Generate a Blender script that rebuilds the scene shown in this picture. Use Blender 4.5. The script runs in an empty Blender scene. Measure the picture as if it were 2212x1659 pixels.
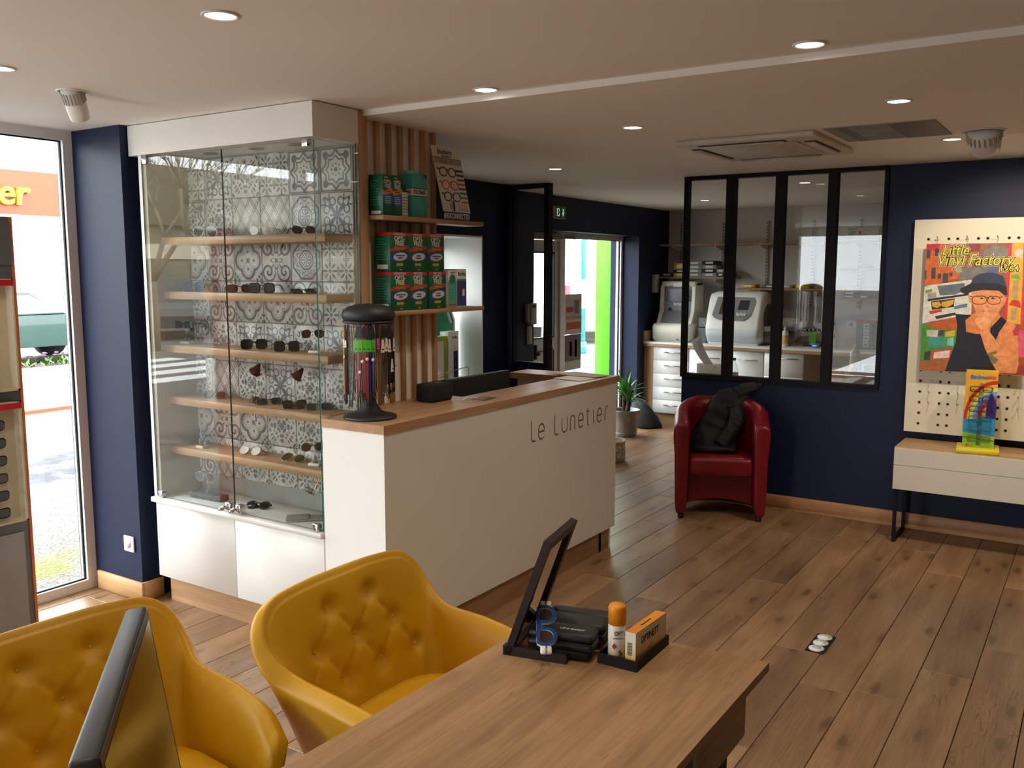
import bpy, bmesh, math, random
from mathutils import Vector, Matrix
R = math.radians
random.seed(7)
SC = bpy.context.scene
COL = SC.collection
# ---------------------------------------------------------------- camera
cam_d = bpy.data.cameras.new('camera'); cam = bpy.data.objects.new('camera', cam_d); COL.objects.link(cam)
cam_d.sensor_width = 36.0; cam_d.lens = 1955.886 * 36.0 / 2212.0; cam_d.clip_start = 0.05; cam_d.clip_end = 300
_yaw, _pit, _rol = R(33.255), R(7.184), R(0.035)
_f = Vector((-math.sin(_yaw) * math.cos(_pit), math.cos(_yaw) * math.cos(_pit), -math.sin(_pit)))
_r = _f.cross(Vector((0, 0, 1))).normalized(); _u = _r.cross(_f)
_r, _u = _r * math.cos(_rol) + _u * math.sin(_rol), _u * math.cos(_rol) - _r * math.sin(_rol)
cam.matrix_world = Matrix(((_r.x, _u.x, -_f.x, 0), (_r.y, _u.y, -_f.y, 0), (_r.z, _u.z, -_f.z, 1.70), (0, 0, 0, 1)))
SC.camera = cam
# ---------------------------------------------------------------- sky (overcast), exposure
wd = bpy.data.worlds.new('overcast_sky'); SC.world = wd; wd.use_nodes = True
_bg = wd.node_tree.nodes['Background']
_bg.inputs[0].default_value = (0.93, 0.97, 1.0, 1); _bg.inputs[1].default_value = 7.6
def portal(name, x, y0, y1, z0, z1):
    l = bpy.data.lights.new(name, 'AREA'); l.shape = 'RECTANGLE'; l.size = z1 - z0; l.size_y = y1 - y0
    l.cycles.is_portal = True
    o = bpy.data.objects.new(name, l); COL.objects.link(o)
    o.location = (x, (y0 + y1) / 2, (z0 + z1) / 2); o.rotation_euler = (0, R(-90), 0)
    o.rotation_euler = Vector((1, 0, 0)).to_track_quat('-Z', 'Y').to_euler()
    l.size = y1 - y0; l.size_y = z1 - z0
portal('portal_shopfront', -4.62, -2.5, 2.7, 0.02, 2.38)
portal('portal_entrance', -4.75, 6.9, 9.03, 0.02, 2.06)
portal('portal_recess', -4.75, 4.9, 5.78, 0.88, 1.95)
_l = bpy.data.lights.new('portal_rear', 'AREA'); _l.shape = 'RECTANGLE'; _l.size = 1.5; _l.size_y = 2.25; _l.cycles.is_portal = True
_o = bpy.data.objects.new('portal_rear', _l); COL.objects.link(_o); _o.location = (-3.65, -2.75, 1.15); _o.rotation_euler = (R(90), 0, 0)  # sampling portal for the added rear window
SC.view_settings.view_transform = 'Standard'; SC.view_settings.look = 'None'
SC.view_settings.exposure = 0.64; SC.view_settings.gamma = 1.0; SC.view_settings.use_curve_mapping = False
cy = SC.cycles
cy.use_denoising = True; cy.max_bounces = 10; cy.diffuse_bounces = 5; cy.glossy_bounces = 4; cy.transmission_bounces = 6
cy.transparent_max_bounces = 24; cy.sample_clamp_indirect = 6.0; cy.caustics_reflective = False; cy.caustics_refractive = False

# ---------------------------------------------------------------- node expressions
class E:
    def __init__(s, nt, v): s.nt, s.v = nt, v
    def m(s, op, *a):
        n = s.nt.nodes.new('ShaderNodeMath'); n.operation = op
        for i, x in enumerate((s,) + a):
            if isinstance(x, E): s.nt.links.new(x.v, n.inputs[i])
            else: n.inputs[i].default_value = x
        return E(s.nt, n.outputs[0])
    def __add__(s, o): return s.m('ADD', o)
    def __radd__(s, o): return s.m('ADD', o)
    def __sub__(s, o): return s.m('SUBTRACT', o)
    def __rsub__(s, o): return (s * -1) + o
    def __mul__(s, o): return s.m('MULTIPLY', o)
    def __rmul__(s, o): return s.m('MULTIPLY', o)
    def __truediv__(s, o): return s.m('DIVIDE', o)
    def sin(s): return s.m('SINE')
    def cos(s): return s.m('COSINE')
    def abs(s): return s.m('ABSOLUTE')
    def sqrt(s): return s.m('SQRT')
    def atan2(s, o): return s.m('ARCTAN2', o)
    def pow(s, o): return s.m('POWER', o)
    def mod(s, o): return s.m('FLOORED_MODULO', o)
    def lt(s, o): return s.m('LESS_THAN', o)
    def gt(s, o): return s.m('GREATER_THAN', o)
    def mn(s, o): return s.m('MINIMUM', o)
    def mx(s, o): return s.m('MAXIMUM', o)
    def ss(s, a, b):
        n = s.nt.nodes.new('ShaderNodeMapRange'); n.interpolation_type = 'SMOOTHSTEP'
        s.nt.links.new(s.v, n.inputs[0]); n.inputs[1].default_value = a; n.inputs[2].default_value = b
        return E(s.nt, n.outputs[0])
def xyz(nt, kind='Object'):
    t = nt.nodes.new('ShaderNodeTexCoord'); sp = nt.nodes.new('ShaderNodeSeparateXYZ')
    nt.links.new(t.outputs[kind], sp.inputs[0])
    return [E(nt, sp.outputs[i]) for i in range(3)]
def vec(nt, x, y, z):
    c = nt.nodes.new('ShaderNodeCombineXYZ')
    for i, e in enumerate((x, y, z)):
        if isinstance(e, E): nt.links.new(e.v, c.inputs[i])
        else: c.inputs[i].default_value = e
    return c.outputs[0]
def noise(nt, v, scale=1, detail=3, rough=.55, dist=0):
    n = nt.nodes.new('ShaderNodeTexNoise'); nt.links.new(v, n.inputs['Vector'])
    n.inputs['Scale'].default_value = scale; n.inputs['Detail'].default_value = detail
    n.inputs['Roughness'].default_value = rough; n.inputs['Distortion'].default_value = dist
    return E(nt, n.outputs['Fac'])
def voro(nt, v, scale=1, feature='F1', rnd=1, dim='3D'):
    n = nt.nodes.new('ShaderNodeTexVoronoi'); n.feature = feature; n.voronoi_dimensions = dim; nt.links.new(v, n.inputs['Vector'])
    n.inputs['Scale'].default_value = scale; n.inputs['Randomness'].default_value = rnd
    return E(nt, n.outputs['Distance'])
def mixc(nt, f, a, b):
    n = nt.nodes.new('ShaderNodeMix'); n.data_type = 'RGBA'
    for sk, x in ((n.inputs[0], f), (n.inputs[6], a), (n.inputs[7], b)):
        if isinstance(x, E): nt.links.new(x.v, sk)
        elif isinstance(x, bpy.types.NodeSocket): nt.links.new(x, sk)
        elif isinstance(x, (int, float)): sk.default_value = x
        else: sk.default_value = (*x[:3], 1)
    return n.outputs[2]
def objrand(nt):
    n = nt.nodes.new('ShaderNodeObjectInfo'); return E(nt, n.outputs['Random'])
def srgb(r, g, b):
    f = lambda c: (c / 255 / 12.92) if c / 255 <= .04045 else ((c / 255 + .055) / 1.055) ** 2.4
    return (f(r), f(g), f(b))
_M = {}
def newmat(name):
    m = bpy.data.materials.new(name); m.use_nodes = True
    return m, m.node_tree, m.node_tree.nodes['Principled BSDF']
def bump(nt, b, h, strength=.2, dist=.002):
    n = nt.nodes.new('ShaderNodeBump'); n.inputs['Strength'].default_value = strength; n.inputs['Distance'].default_value = dist
    nt.links.new(h.v, n.inputs['Height']); nt.links.new(n.outputs[0], b.inputs['Normal'])
def mat(name, col=None, rough=.5, metal=0., spec=.5, var=.06, vscale=6, bmp=0., bscale=80, emit=0., coat=0., trans=0., alpha=1.):
    if name in _M: return _M[name]
    m, nt, b = newmat(name); col = col or (.5, .5, .5)
    x, y, z = xyz(nt); v = vec(nt, x, y, z)
    n = noise(nt, v, vscale, 3)
    c = mixc(nt, n.ss(.3, .7), tuple(k * (1 - var) for k in col), tuple(min(1, k * (1 + var)) for k in col))
    nt.links.new(c, b.inputs['Base Color'])
    b.inputs['Roughness'].default_value = rough; b.inputs['Metallic'].default_value = metal
    b.inputs['Specular IOR Level'].default_value = spec; b.inputs['Coat Weight'].default_value = coat
    if bmp: bump(nt, b, noise(nt, v, bscale, 2), bmp, .003)
    if emit: nt.links.new(c, b.inputs['Emission Color']); b.inputs['Emission Strength'].default_value = emit
    if trans: b.inputs['Transmission Weight'].default_value = trans
    _M[name] = m; return m
def glass(name, tint=(1, 1, 1), ior=1.5, rough=0.0, k=1.0):
    if name in _M: return _M[name]
    m = bpy.data.materials.new(name); m.use_nodes = True; nt = m.node_tree; nt.nodes.clear()
    o = nt.nodes.new('ShaderNodeOutputMaterial'); mx = nt.nodes.new('ShaderNodeMixShader')
    t = nt.nodes.new('ShaderNodeBsdfTransparent'); g = nt.nodes.new('ShaderNodeBsdfGlossy'); f = nt.nodes.new('ShaderNodeFresnel')
    t.inputs[0].default_value = (*tint, 1); g.inputs['Roughness'].default_value = rough
    ge = nt.nodes.new('ShaderNodeNewGeometry'); bf = E(nt, ge.outputs['Backfacing'])
    nt.links.new((bf * (1 / ior - ior) + ior).v, f.inputs[0])
    fe = E(nt, f.outputs[0]) * k
    nt.links.new(fe.v, mx.inputs[0]); nt.links.new(t.outputs[0], mx.inputs[1]); nt.links.new(g.outputs[0], mx.inputs[2])
    nt.links.new(mx.outputs[0], o.inputs[0]); _M[name] = m; return m
def wood(name, ca, cb, axis=1, rough=.45, rnd=True, knots=.0, crack=.4, gscale=1., spec=.4, vary=.18):
    """ca light, cb dark; grain runs along local axis"""
    if name in _M: return _M[name]
    m, nt, b = newmat(name); c = xyz(nt)
    ro = objrand(nt) if rnd else None
    a = c[axis]; q = [c[i] for i in range(3) if i != axis]
    if rnd: a = a + ro * 37.0; q[0] = q[0] + ro * 11.0
    g1 = noise(nt, vec(nt, a * (1.1 * gscale), q[0] * (9 * gscale), q[1] * (9 * gscale)), 1, 4, .6, .6)
    g2 = noise(nt, vec(nt, a * (5 * gscale), q[0] * (150 * gscale), q[1] * (150 * gscale)), 1, 2)
    big = noise(nt, vec(nt, a * .8, q[0] * 2.5, q[1] * 2.5), 1, 2)
    f = g1.ss(.3, .72) * .55 + g2.ss(.35, .7) * .3 + big.ss(.35, .7) * .25
    col = mixc(nt, f, ca, cb)
    dk = tuple(k * .35 for k in cb)
    if crack:
        w = noise(nt, vec(nt, a * 1.6, q[0] * 12, q[1] * 12), 1, 3, .6, .8)
        ln = 1.0 - (w - .5).abs().ss(0.0, .014)
        msk = noise(nt, vec(nt, a * .9 + 5.0, q[0] * 3, q[1] * 3), 1, 2).ss(.52, .66)
        col = mixc(nt, ln * msk * crack, col, dk)
    if knots:
        kv = vec(nt, a * 1.35, q[0] * 4.6, 0.0)
        d = voro(nt, kv, 1.0, dim='2D')
        nb = noise(nt, vec(nt, a * 14, q[0] * 30, q[1] * 4), 1, 2)
        kn = 1.0 - (d + nb * .16).ss(.10, .21)
        col = mixc(nt, kn * knots, col, dk)
        halo = 1.0 - d.ss(.10, .38)
        col = mixc(nt, halo * knots * .35, col, cb)
    if rnd:
        hs = nt.nodes.new('ShaderNodeHueSaturation'); nt.links.new(col, hs.inputs['Color'])
        nt.links.new(((ro * 7.31).mod(1.0) * vary + (1 - vary / 2)).v, hs.inputs['Value']); col = hs.outputs[0]
    nt.links.new(col, b.inputs['Base Color']); b.inputs['Roughness'].default_value = rough
    b.inputs['Specular IOR Level'].default_value = spec
    bump(nt, b, g2, .06, .001)
    _M[name] = m; return m

# ---------------------------------------------------------------- mesh builder
class MB:
    def __init__(s): s.v, s.f, s.mi, s.sm = [], [], [], []
    def add(s, vs, fs, m=0, smooth=False, M=None):
        o = len(s.v)
        for p in vs:
            p = Vector(p); s.v.append(M @ p if M else p)
        for q in fs: s.f.append([o + i for i in q]); s.mi.append(m); s.sm.append(smooth)
        return s
    def box(s, x0, x1, y0, y1, z0, z1, m=0, M=None):
        vs = [(x, y, z) for z in (z0, z1) for y in (y0, y1) for x in (x0, x1)]
        return s.add(vs, [(0, 2, 3, 1), (4, 5, 7, 6), (0, 1, 5, 4), (1, 3, 7, 5), (3, 2, 6, 7), (2, 0, 4, 6)], m, False, M)
    def rbox(s, x0, x1, y0, y1, z0, z1, r=.005, seg=2, m=0, M=None, smooth=True):
        bm = bmesh.new(); bmesh.ops.create_cube(bm, size=1)
        for v in bm.verts: v.co = Vector(((x0 + x1) / 2 + v.co.x * (x1 - x0), (y0 + y1) / 2 + v.co.y * (y1 - y0), (z0 + z1) / 2 + v.co.z * (z1 - z0)))
        r = min(r, .49 * min(x1 - x0, y1 - y0, z1 - z0))
        bmesh.ops.bevel(bm, geom=bm.edges[:], offset=r, segments=seg, affect='EDGES', profile=.5)
        bm.verts.index_update()
        s.add([v.co for v in bm.verts], [[v.index for v in f.verts] for f in bm.faces], m, smooth, M); bm.free(); return s
    def ring(s, pts_list, closed=True, m=0, smooth=True, cap=True, M=None):
        n = len(pts_list[0]); vs = [p for r in pts_list for p in r]; fs = []
        for i in range(len(pts_list) - 1):
            for j in range(n if closed else n - 1):
                k = (j + 1) % n; fs.append((i * n + j, i * n + k, (i + 1) * n + k, (i + 1) * n + j))
        if cap and closed:
            fs.append(tuple(range(n - 1, -1, -1))); o = (len(pts_list) - 1) * n; fs.append(tuple(range(o, o + n)))
        return s.add(vs, fs, m, smooth, M)
    def cyl(s, p0, p1, r0, r1=None, n=16, m=0, smooth=True, M=None):
        p0, p1 = Vector(p0), Vector(p1); r1 = r0 if r1 is None else r1
        d = (p1 - p0).normalized(); a = d.orthogonal().normalized(); b = d.cross(a)
        rr = [[p + (a * math.cos(2 * math.pi * i / n) + b * math.sin(2 * math.pi * i / n)) * r for i in range(n)] for p, r in ((p0, r0), (p1, r1))]
        return s.ring(rr, True, m, smooth, True, M)
    def tube(s, pts, r, n=6, m=0, closed=False, M=None, smooth=True):
        pts = [Vector(p) for p in pts]; N = len(pts); rings = []; ref = None
        rs = r if isinstance(r, (list, tuple)) else [r] * N
        for i in range(N):
            if closed: t = pts[(i + 1) % N] - pts[i - 1]
            else: t = pts[min(i + 1, N - 1)] - pts[max(i - 1, 0)]
            t = t.normalized() if t.length > 1e-9 else Vector((0, 0, 1))
            if ref is None: ref = t.orthogonal().normalized()
            a = (ref - t * ref.dot(t)); a = a.normalized() if a.length > 1e-6 else t.orthogonal().normalized(); ref = a
            b = t.cross(a)
            rings.append([pts[i] + (a * math.cos(2 * math.pi * j / n) + b * math.sin(2 * math.pi * j / n)) * rs[i] for j in range(n)])
        if closed: rings.append(rings[0])
        return s.ring(rings, True, m, smooth, not closed, M)
    def lathe(s, prof, n=24, m=0, M=None, smooth=True, cap=True, c=(0, 0, 0)):
        rr = [[Vector((c[0] + r * math.cos(2 * math.pi * i / n), c[1] + r * math.sin(2 * math.pi * i / n), c[2] + z)) for i in range(n)] for r, z in prof]
        return s.ring(rr, True, m, smooth, cap, M)
    def prism(s, poly, d0, d1, m=0, M=None, ms=None, smooth=False):
        """poly in local xz plane, extruded along y d0..d1"""
        n = len(poly); vs = [(p[0], d0, p[1]) for p in poly] + [(p[0], d1, p[1]) for p in poly]
        s.add(vs, [tuple(range(n))], m, False, M); s.f[-1] = s.f[-1]
        o = len(s.v) - 2 * n
        s.f.append([o + 2 * n - 1 - i for i in range(n)]); s.mi.append(m); s.sm.append(False)
        for i in range(n):
            j = (i + 1) % n; s.f.append([o + j, o + i, o + n + i, o + n + j]); s.mi.append(m if ms is None else ms); s.sm.append(smooth)
        return s
    def quad(s, a, b, c, d, m=0, M=None): return s.add([a, b, c, d], [(0, 1, 2, 3)], m, False, M)
    def build(s, name, mats, parent=None, off=None, sub=0, fixn=True, loc=None):
        me = bpy.data.meshes.new(name)
        off = Vector(off) if off is not None else None
        me.from_pydata([(p - off) if off is not None else p for p in s.v], [], s.f)
        mats = mats if isinstance(mats, (list, tuple)) else [mats]
        for mm in mats: me.materials.append(mm)
        me.polygons.foreach_set('material_index', s.mi); me.polygons.foreach_set('use_smooth', s.sm)
        if fixn:
            bm = bmesh.new(); bm.from_mesh(me); bmesh.ops.recalc_face_normals(bm, faces=bm.faces[:]); bm.to_mesh(me); bm.free()
        me.update()
        o = bpy.data.objects.new(name, me); COL.objects.link(o)
        if parent: o.parent = parent
        if loc is not None: o.location = loc
        if sub:
            md = o.modifiers.new('sub', 'SUBSURF'); md.levels = sub; md.render_levels = sub
        return o
def tag(o, label=None, cat=None, group=None, kind=None):
    if label: o['label'] = label
    if cat: o['category'] = cat
    if group: o['group'] = group
    if kind: o['kind'] = kind
    return o
def thing(name, label, cat, loc=(0, 0, 0), rz=0, group=None, rot=None):
    o = bpy.data.objects.new(name, None); COL.objects.link(o); o.location = loc
    o.rotation_euler = rot if rot else (0, 0, rz); o.empty_display_size = .05
    return tag(o, label, cat, group)
def struct(name, mb, mats, label=None, off=None):
    o = mb.build(name, mats, None, off); o['kind'] = 'structure'
    if off is not None: o.location = off
    if label: o['label'] = label
    return o
def copy_tree(o, parent=None, **kw):
    c = o.copy(); COL.objects.link(c); c.parent = parent
    for ch in list(o.children): copy_tree(ch, c)
    return c
def text(body, size, M, m, parent, name='lettering', ext=.0006, align='CENTER', sx=1., shear=0., bold=0., space=1.):
    cu = bpy.data.curves.new('t', 'FONT'); cu.body = body; cu.size = size; cu.align_x = align; cu.align_y = 'CENTER'
    cu.extrude = ext; cu.resolution_u = 3; cu.shear = shear; cu.offset = bold; cu.space_character = space
    o = bpy.data.objects.new('t', cu); COL.objects.link(o)
    dg = bpy.context.evaluated_depsgraph_get()
    me = bpy.data.meshes.new_from_object(o.evaluated_get(dg)); bpy.data.objects.remove(o); bpy.data.curves.remove(cu)
    me.name = name; me.transform(Matrix.Scale(sx, 4, (1, 0, 0))); me.transform(M); me.materials.clear(); me.materials.append(m)
    q = bpy.data.objects.new(name, me); COL.objects.link(q)
    if parent: q.parent = parent
    return q
def face_m(loc, right, up):
    """matrix mapping text xy onto a face; right/up are world unit vectors"""
    r, u = Vector(right).normalized(), Vector(up).normalized(); n = r.cross(u)
    return Matrix(((r.x, u.x, n.x, loc[0]), (r.y, u.y, n.y, loc[1]), (r.z, u.z, n.z, loc[2]), (0, 0, 0, 1)))
FLIP = Matrix(((1, 0, 0, 0), (0, 0, 1, 0), (0, 1, 0, 0), (0, 0, 0, 1)))   # prism polygon onto a text plane
PX = lambda loc: face_m(loc, (0, 1, 0), (0, 0, 1))     # face looking along +x
MY = lambda loc: face_m(loc, (1, 0, 0), (0, 0, 1))     # face looking along -y
# ================================================================ materials
BLUE = mat('navy_wall_paint', srgb(17, 30, 60), .5, spec=.28, var=.05, vscale=2, bmp=.05, bscale=300)
WHITEW = mat('white_wall_paint', (.72, .70, .67), .7, var=.03, vscale=1)
CEIL = mat('ceiling_paint', (.92, .90, .87), .75, var=.015, vscale=.8)
WHITE = mat('white_laminate', (.80, .79, .76), .35, var=.015, vscale=1)
WFRAME = mat('white_lacquer', (.82, .82, .80), .3, var=.02)
BLACK = mat('black_steel', (.006, .006, .007), .55, spec=.2, var=.1)
BLKPL = mat('black_plastic', (.012, .012, .013), .4, var=.1)
CHROME = mat('chrome', (.75, .75, .76), .15, 1., var=.03)
STEEL = mat('brushed_steel', (.45, .44, .42), .3, 1., var=.08, vscale=40)
OAK = wood('oak_laminate_y', srgb(192, 154, 116), srgb(146, 108, 76), 1, .4, crack=.5)
OAKX = wood('oak_laminate_x', srgb(196, 160, 120), srgb(154, 116, 82), 0, .4, crack=.5)
OAKZ = wood('oak_laminate_z', srgb(206, 168, 128), srgb(170, 130, 94), 2, .45, crack=.3)
PLANKM = wood('oak_floor_plank', srgb(162, 128, 95), srgb(114, 85, 59), 1, .33, knots=.72, crack=.7, vary=.34, spec=.5)
PANE = glass('window_glass', (.97, .985, .98), 1.5)
SHOWGLASS = glass('showcase_glass', (.965, .982, .975), 1.5, k=.85)
GEDGE = mat('glass_edge', srgb(20, 92, 84), .2, var=.1)
CREAM = mat('cream_lacquer', (.80, .74, .60), .5, var=.015, vscale=1)
# ================================================================ floor: one object per plank
fl = MB().box(-4.62, 2.4, -2.6, 9.84, -.06, -.012)
SUBF = wood('floor_below', srgb(60, 42, 28), srgb(40, 28, 18), 1, .8)
floor = struct('floor', fl, SUBF, 'oak plank floor with knots running along the shop')
LENS = (0.95, 1.3, 1.75, 2.2); PW = .2007
def plank_mesh(L):
    b = MB(); g = .0013; h = .0018
    x0, x1, y0, y1 = -PW / 2 + g, PW / 2 - g, g - L / 2, L / 2 - g
    r = [[(x0, y0, -.014), (x1, y0, -.014), (x1, y1, -.014), (x0, y1, -.014)], [(x0, y0, -h), (x1, y0, -h), (x1, y1, -h), (x0, y1, -h)],
         [(x0 + h, y0 + h, 0), (x1 - h, y0 + h, 0), (x1 - h, y1 - h, 0), (x0 + h, y1 - h, 0)]]
    b.ring(r, True, 0, False)
    return b
pm = {}
for L in LENS:
    o = plank_mesh(L).build('plank', PLANKM); pm[L] = o.data; bpy.data.objects.remove(o)
rg = random.Random(11); NPL = 0; rest = MB()
k = -4
while True:
    xc = -.162 - PW * k - PW / 2
    if xc < -4.6: break
    y = -1.2 - rg.random() * 1.5
    while y < 9.83:
        L = rg.choice(LENS)
        if y + L > 9.83:
            c = [q for q in LENS if y + q <= 9.9]; L = max(c) if c else LENS[0]
        o = bpy.data.objects.new('plank', pm[L]); COL.objects.link(o); o.parent = floor; o.location = (xc, y + L / 2, 0); NPL += 1
        y += L
    k += 1
far = MB()                                                      # floor beyond the planks in view
for i in range(5, 16):
    for j in range(8): far.box(-.162 + PW * (i - 1) + .001, -.162 + PW * i - .001, -2.6 + j * 1.56 + .001, -2.6 + (j + 1) * 1.56 - .001, -.014, 0)
o = far.build('plank_rest', PLANKM, floor); o['kind'] = 'stuff'
# ================================================================ ceiling with a small step
ZH, ZL, YS = 2.397, 2.372, 3.07
c = MB().box(-4.62, 2.4, -2.6, YS, ZH, 2.55).box(-4.62, 2.4, YS, 9.84, ZL, 2.55)
struct('ceiling', c, CEIL, 'white plaster ceiling with a low step')
# ================================================================ walls
XA, XB, XW = -4.065, -4.28, -4.47
w = MB()
w.box(-4.62, XA, 2.725, 4.9, -.02, ZH).box(-4.62, XA, 4.9, 5.78, -.02, .865).box(-4.62, XA, 4.9, 5.78, 1.958, ZL).box(-4.62, XA, 5.78, 6.17, -.02, ZL)
w.box(-4.62, XB, 6.17, 6.88, -.02, ZL).box(-4.62, XB, 6.88, 9.03, 2.06, ZL).box(-4.62, XB, 9.03, 9.9, -.02, ZL)
w.box(-4.62, -4.42, -2.6, -2.3, -.02, ZH)
struct('wall_left', w, BLUE, 'navy blue wall with window recess and shop entrance')
struct('wall_back', MB().box(-4.62, 2.4, 9.82, 9.95, -.02, 2.5), WHITEW, 'off white workshop back wall')
struct('wall_right', MB().box(2.4, 2.5, -2.6, 9.9, -.02, 2.5), BLUE)
struct('wall_rear', MB().box(-2.9, 2.5, -2.7, -2.6, -.02, 2.5).box(-4.6, -1.4, -2.7, -2.6, 2.3, 2.5).box(-4.6, -4.4, -2.7, -2.6, -.02, 2.3), WHITEW)
YM = 6.34
w = MB().box(-2.635, -1.24, YM, YM + .1, 0, .912).box(-1.24, 2.4, YM, YM + .1, 0, ZL)
struct('wall_middle', w, BLUE, 'navy partition wall below and beside the black glazed screen')
# baseboards
BB = wood('oak_baseboard', srgb(196, 150, 104), srgb(158, 112, 72), 0, .45)
struct('baseboard_middle', MB().rbox(-2.66, 2.4, YM - .018, YM, 0, .105, .004, 1).rbox(-2.66, -2.635, YM - .018, YM + .118, 0, .105, .004, 1), BB)
BBL = wood('oak_baseboard_pillar', srgb(214, 172, 122), srgb(180, 136, 90), 0, .45)
struct('baseboard_left', MB().rbox(-4.44, XA + .018, 2.707, 2.725, 0, .1, .004, 1).rbox(XA, XA + .018, 2.72, 2.84, 0, .1, .004, 1), BBL)
# ================================================================ shopfront window
def rect_frame(b, x0, x1, y0, y1, z0, z1, t, m=0):
    b.box(x0, x1, y0, y0 + t, z0, z1, m).box(x0, x1, y1 - t, y1, z0, z1, m).box(x0, x1, y0 + t, y1 - t, z0, z0 + t, m).box(x0, x1, y0 + t, y1 - t, z1 - t, z1, m)
def window(name, x, y0, y1, z0, z1, mulls, label, t=.055, gz=.0):
    o = bpy.data.objects.new(name, None); COL.objects.link(o); o.location = (x, y0, z0); o['kind'] = 'structure'; o['label'] = label
    ys = [y0] + mulls + [y1]
    f = MB(); g = MB(); gk = MB()
    for a, c_ in zip(ys[:-1], ys[1:]):
        rect_frame(f, x - .06, x, a, c_, z0, z1, t)
        rect_frame(gk, x - .032, x - .018, a + t - .001, c_ - t + .001, z0 + t - .001, z1 - t + .001, .008)
    f.build('frame', WFRAME, o, o.location); gk.build('gasket', BLACK, o, o.location)
    for a, c_ in zip(ys[:-1], ys[1:]): MB().box(x - .03, x - .022, a + t, c_ - t, z0 + t, z1 - t).build('pane', PANE, o, o.location)
    return o
window('window_1', XW, -2.3, 2.725, .0, 2.397, [-.35, 1.25], 'tall white framed shopfront window beside the navy pillar', .05)
o = bpy.data.objects.new('added_window', None); COL.objects.link(o); o.location = (-2.9, -2.65, 0); o['kind'] = 'structure'; o['label'] = 'added unseen window behind the viewer for extra daylight'  # invented rear window, out of view, added to let in more daylight
f = MB()
for x_ in (-4.4, -2.95): f.box(x_, x_ + .05, -2.68, -2.62, 0, 2.3)
f.box(-4.4, -2.9, -2.68, -2.62, 0, .05).box(-4.4, -2.9, -2.68, -2.62, 2.25, 2.3); f.build('frame', WFRAME, o, o.location)
for x_ in (-4.35,): MB().box(x_, x_ + 1.4, -2.655, -2.649, .05, 2.25).build('pane', PANE, o, o.location)
# ---- window recess behind the shelves
o = bpy.data.objects.new('window_2', None); COL.objects.link(o); o.location = (XW, 4.9, .86); o['kind'] = 'structure'; o['label'] = 'white lined window recess behind the shelf ends'
b = MB().box(-4.62, XA + .004, 4.888, 4.9, .853, 1.97).box(-4.62, XA + .004, 5.766, 5.78, .853, 1.958).box(-4.62, XA + .004, 4.9, 5.766, .853, .867).box(-4.62, XA + .004, 4.9, 5.766, 1.945, 1.958)
b.build('reveal', WFRAME, o, o.location)
f = MB(); rect_frame(f, XW - .05, XW, 4.9, 5.766, .867, 1.945, .06); f.build('frame', WFRAME, o, o.location)
f = MB(); rect_frame(f, XW - .03, XW - .015, 4.958, 5.708, .925, 1.887, .012); f.build('gasket', BLACK, o, o.location)
MB().box(XW - .028, XW - .02, 4.96, 5.706, .927, 1.885).build('pane', PANE, o, o.location)
# ---- entrance: sidelight and door
o = window('window_4', XW, 7.72, 9.03, .0, 2.06, [], 'white framed glazed panel right of the shop door', .045)
d = bpy.data.objects.new('door_1', None); COL.objects.link(d); d.location = (XW, 6.88, 0); d['kind'] = 'structure'; d['label'] = 'white glazed shop entrance door with lower panel'
f = MB().box(XW - .07, XW + .01, 6.88, 6.94, 0, 2.06).box(XW - .07, XW + .01, 7.66, 7.72, 0, 2.06).box(XW - .07, XW + .01, 6.94, 7.66, 1.985, 2.06)
f.build('frame', WFRAME, d, d.location)
DW = mat('door_lacquer', (.62, .60, .57), .35)
lf = MB().box(XW - .06, XW - .01, 6.94, 7.06, .02, 1.98).box(XW - .06, XW - .01, 7.56, 7.66, .02, 1.98).box(XW - .06, XW - .01, 7.06, 7.56, 1.86, 1.98).box(XW - .06, XW - .01, 7.06, 7.56, .95, 1.06).box(XW - .05, XW - .02, 7.06, 7.56, .02, .95)
lf.build('leaf', DW, d, d.location)
f = MB(); rect_frame(f, XW - .02, XW - .004, 7.05, 7.57, 1.05, 1.87, .014); f.build('gasket', BLACK, d, d.location)
f = MB(); rect_frame(f, XW - .02, XW - .004, 7.05, 7.57, .03, .93, .006); f.build('panel_bead', BLACK, d, d.location)
MB().box(XW - .04, XW - .03, 7.06, 7.56, 1.06, 1.86).build('pane', PANE, d, d.location)
MB().rbox(XW - .012, XW + .012, 7.2, 7.24, .86, 1.0, .01).rbox(XW + .005, XW + .05, 7.2, 7.23, .9, .93, .006).build('lock', BLKPL, d, d.location)
MB().box(XW - .01, XW + .05, 7.1, 7.6, 1.99, 2.045).box(XW + .0, XW + .02, 7.6, 7.95, 2.0, 2.015).build('door_closer', mat('grey_metal', (.3, .3, .3), .4, .6), d, d.location)
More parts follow.
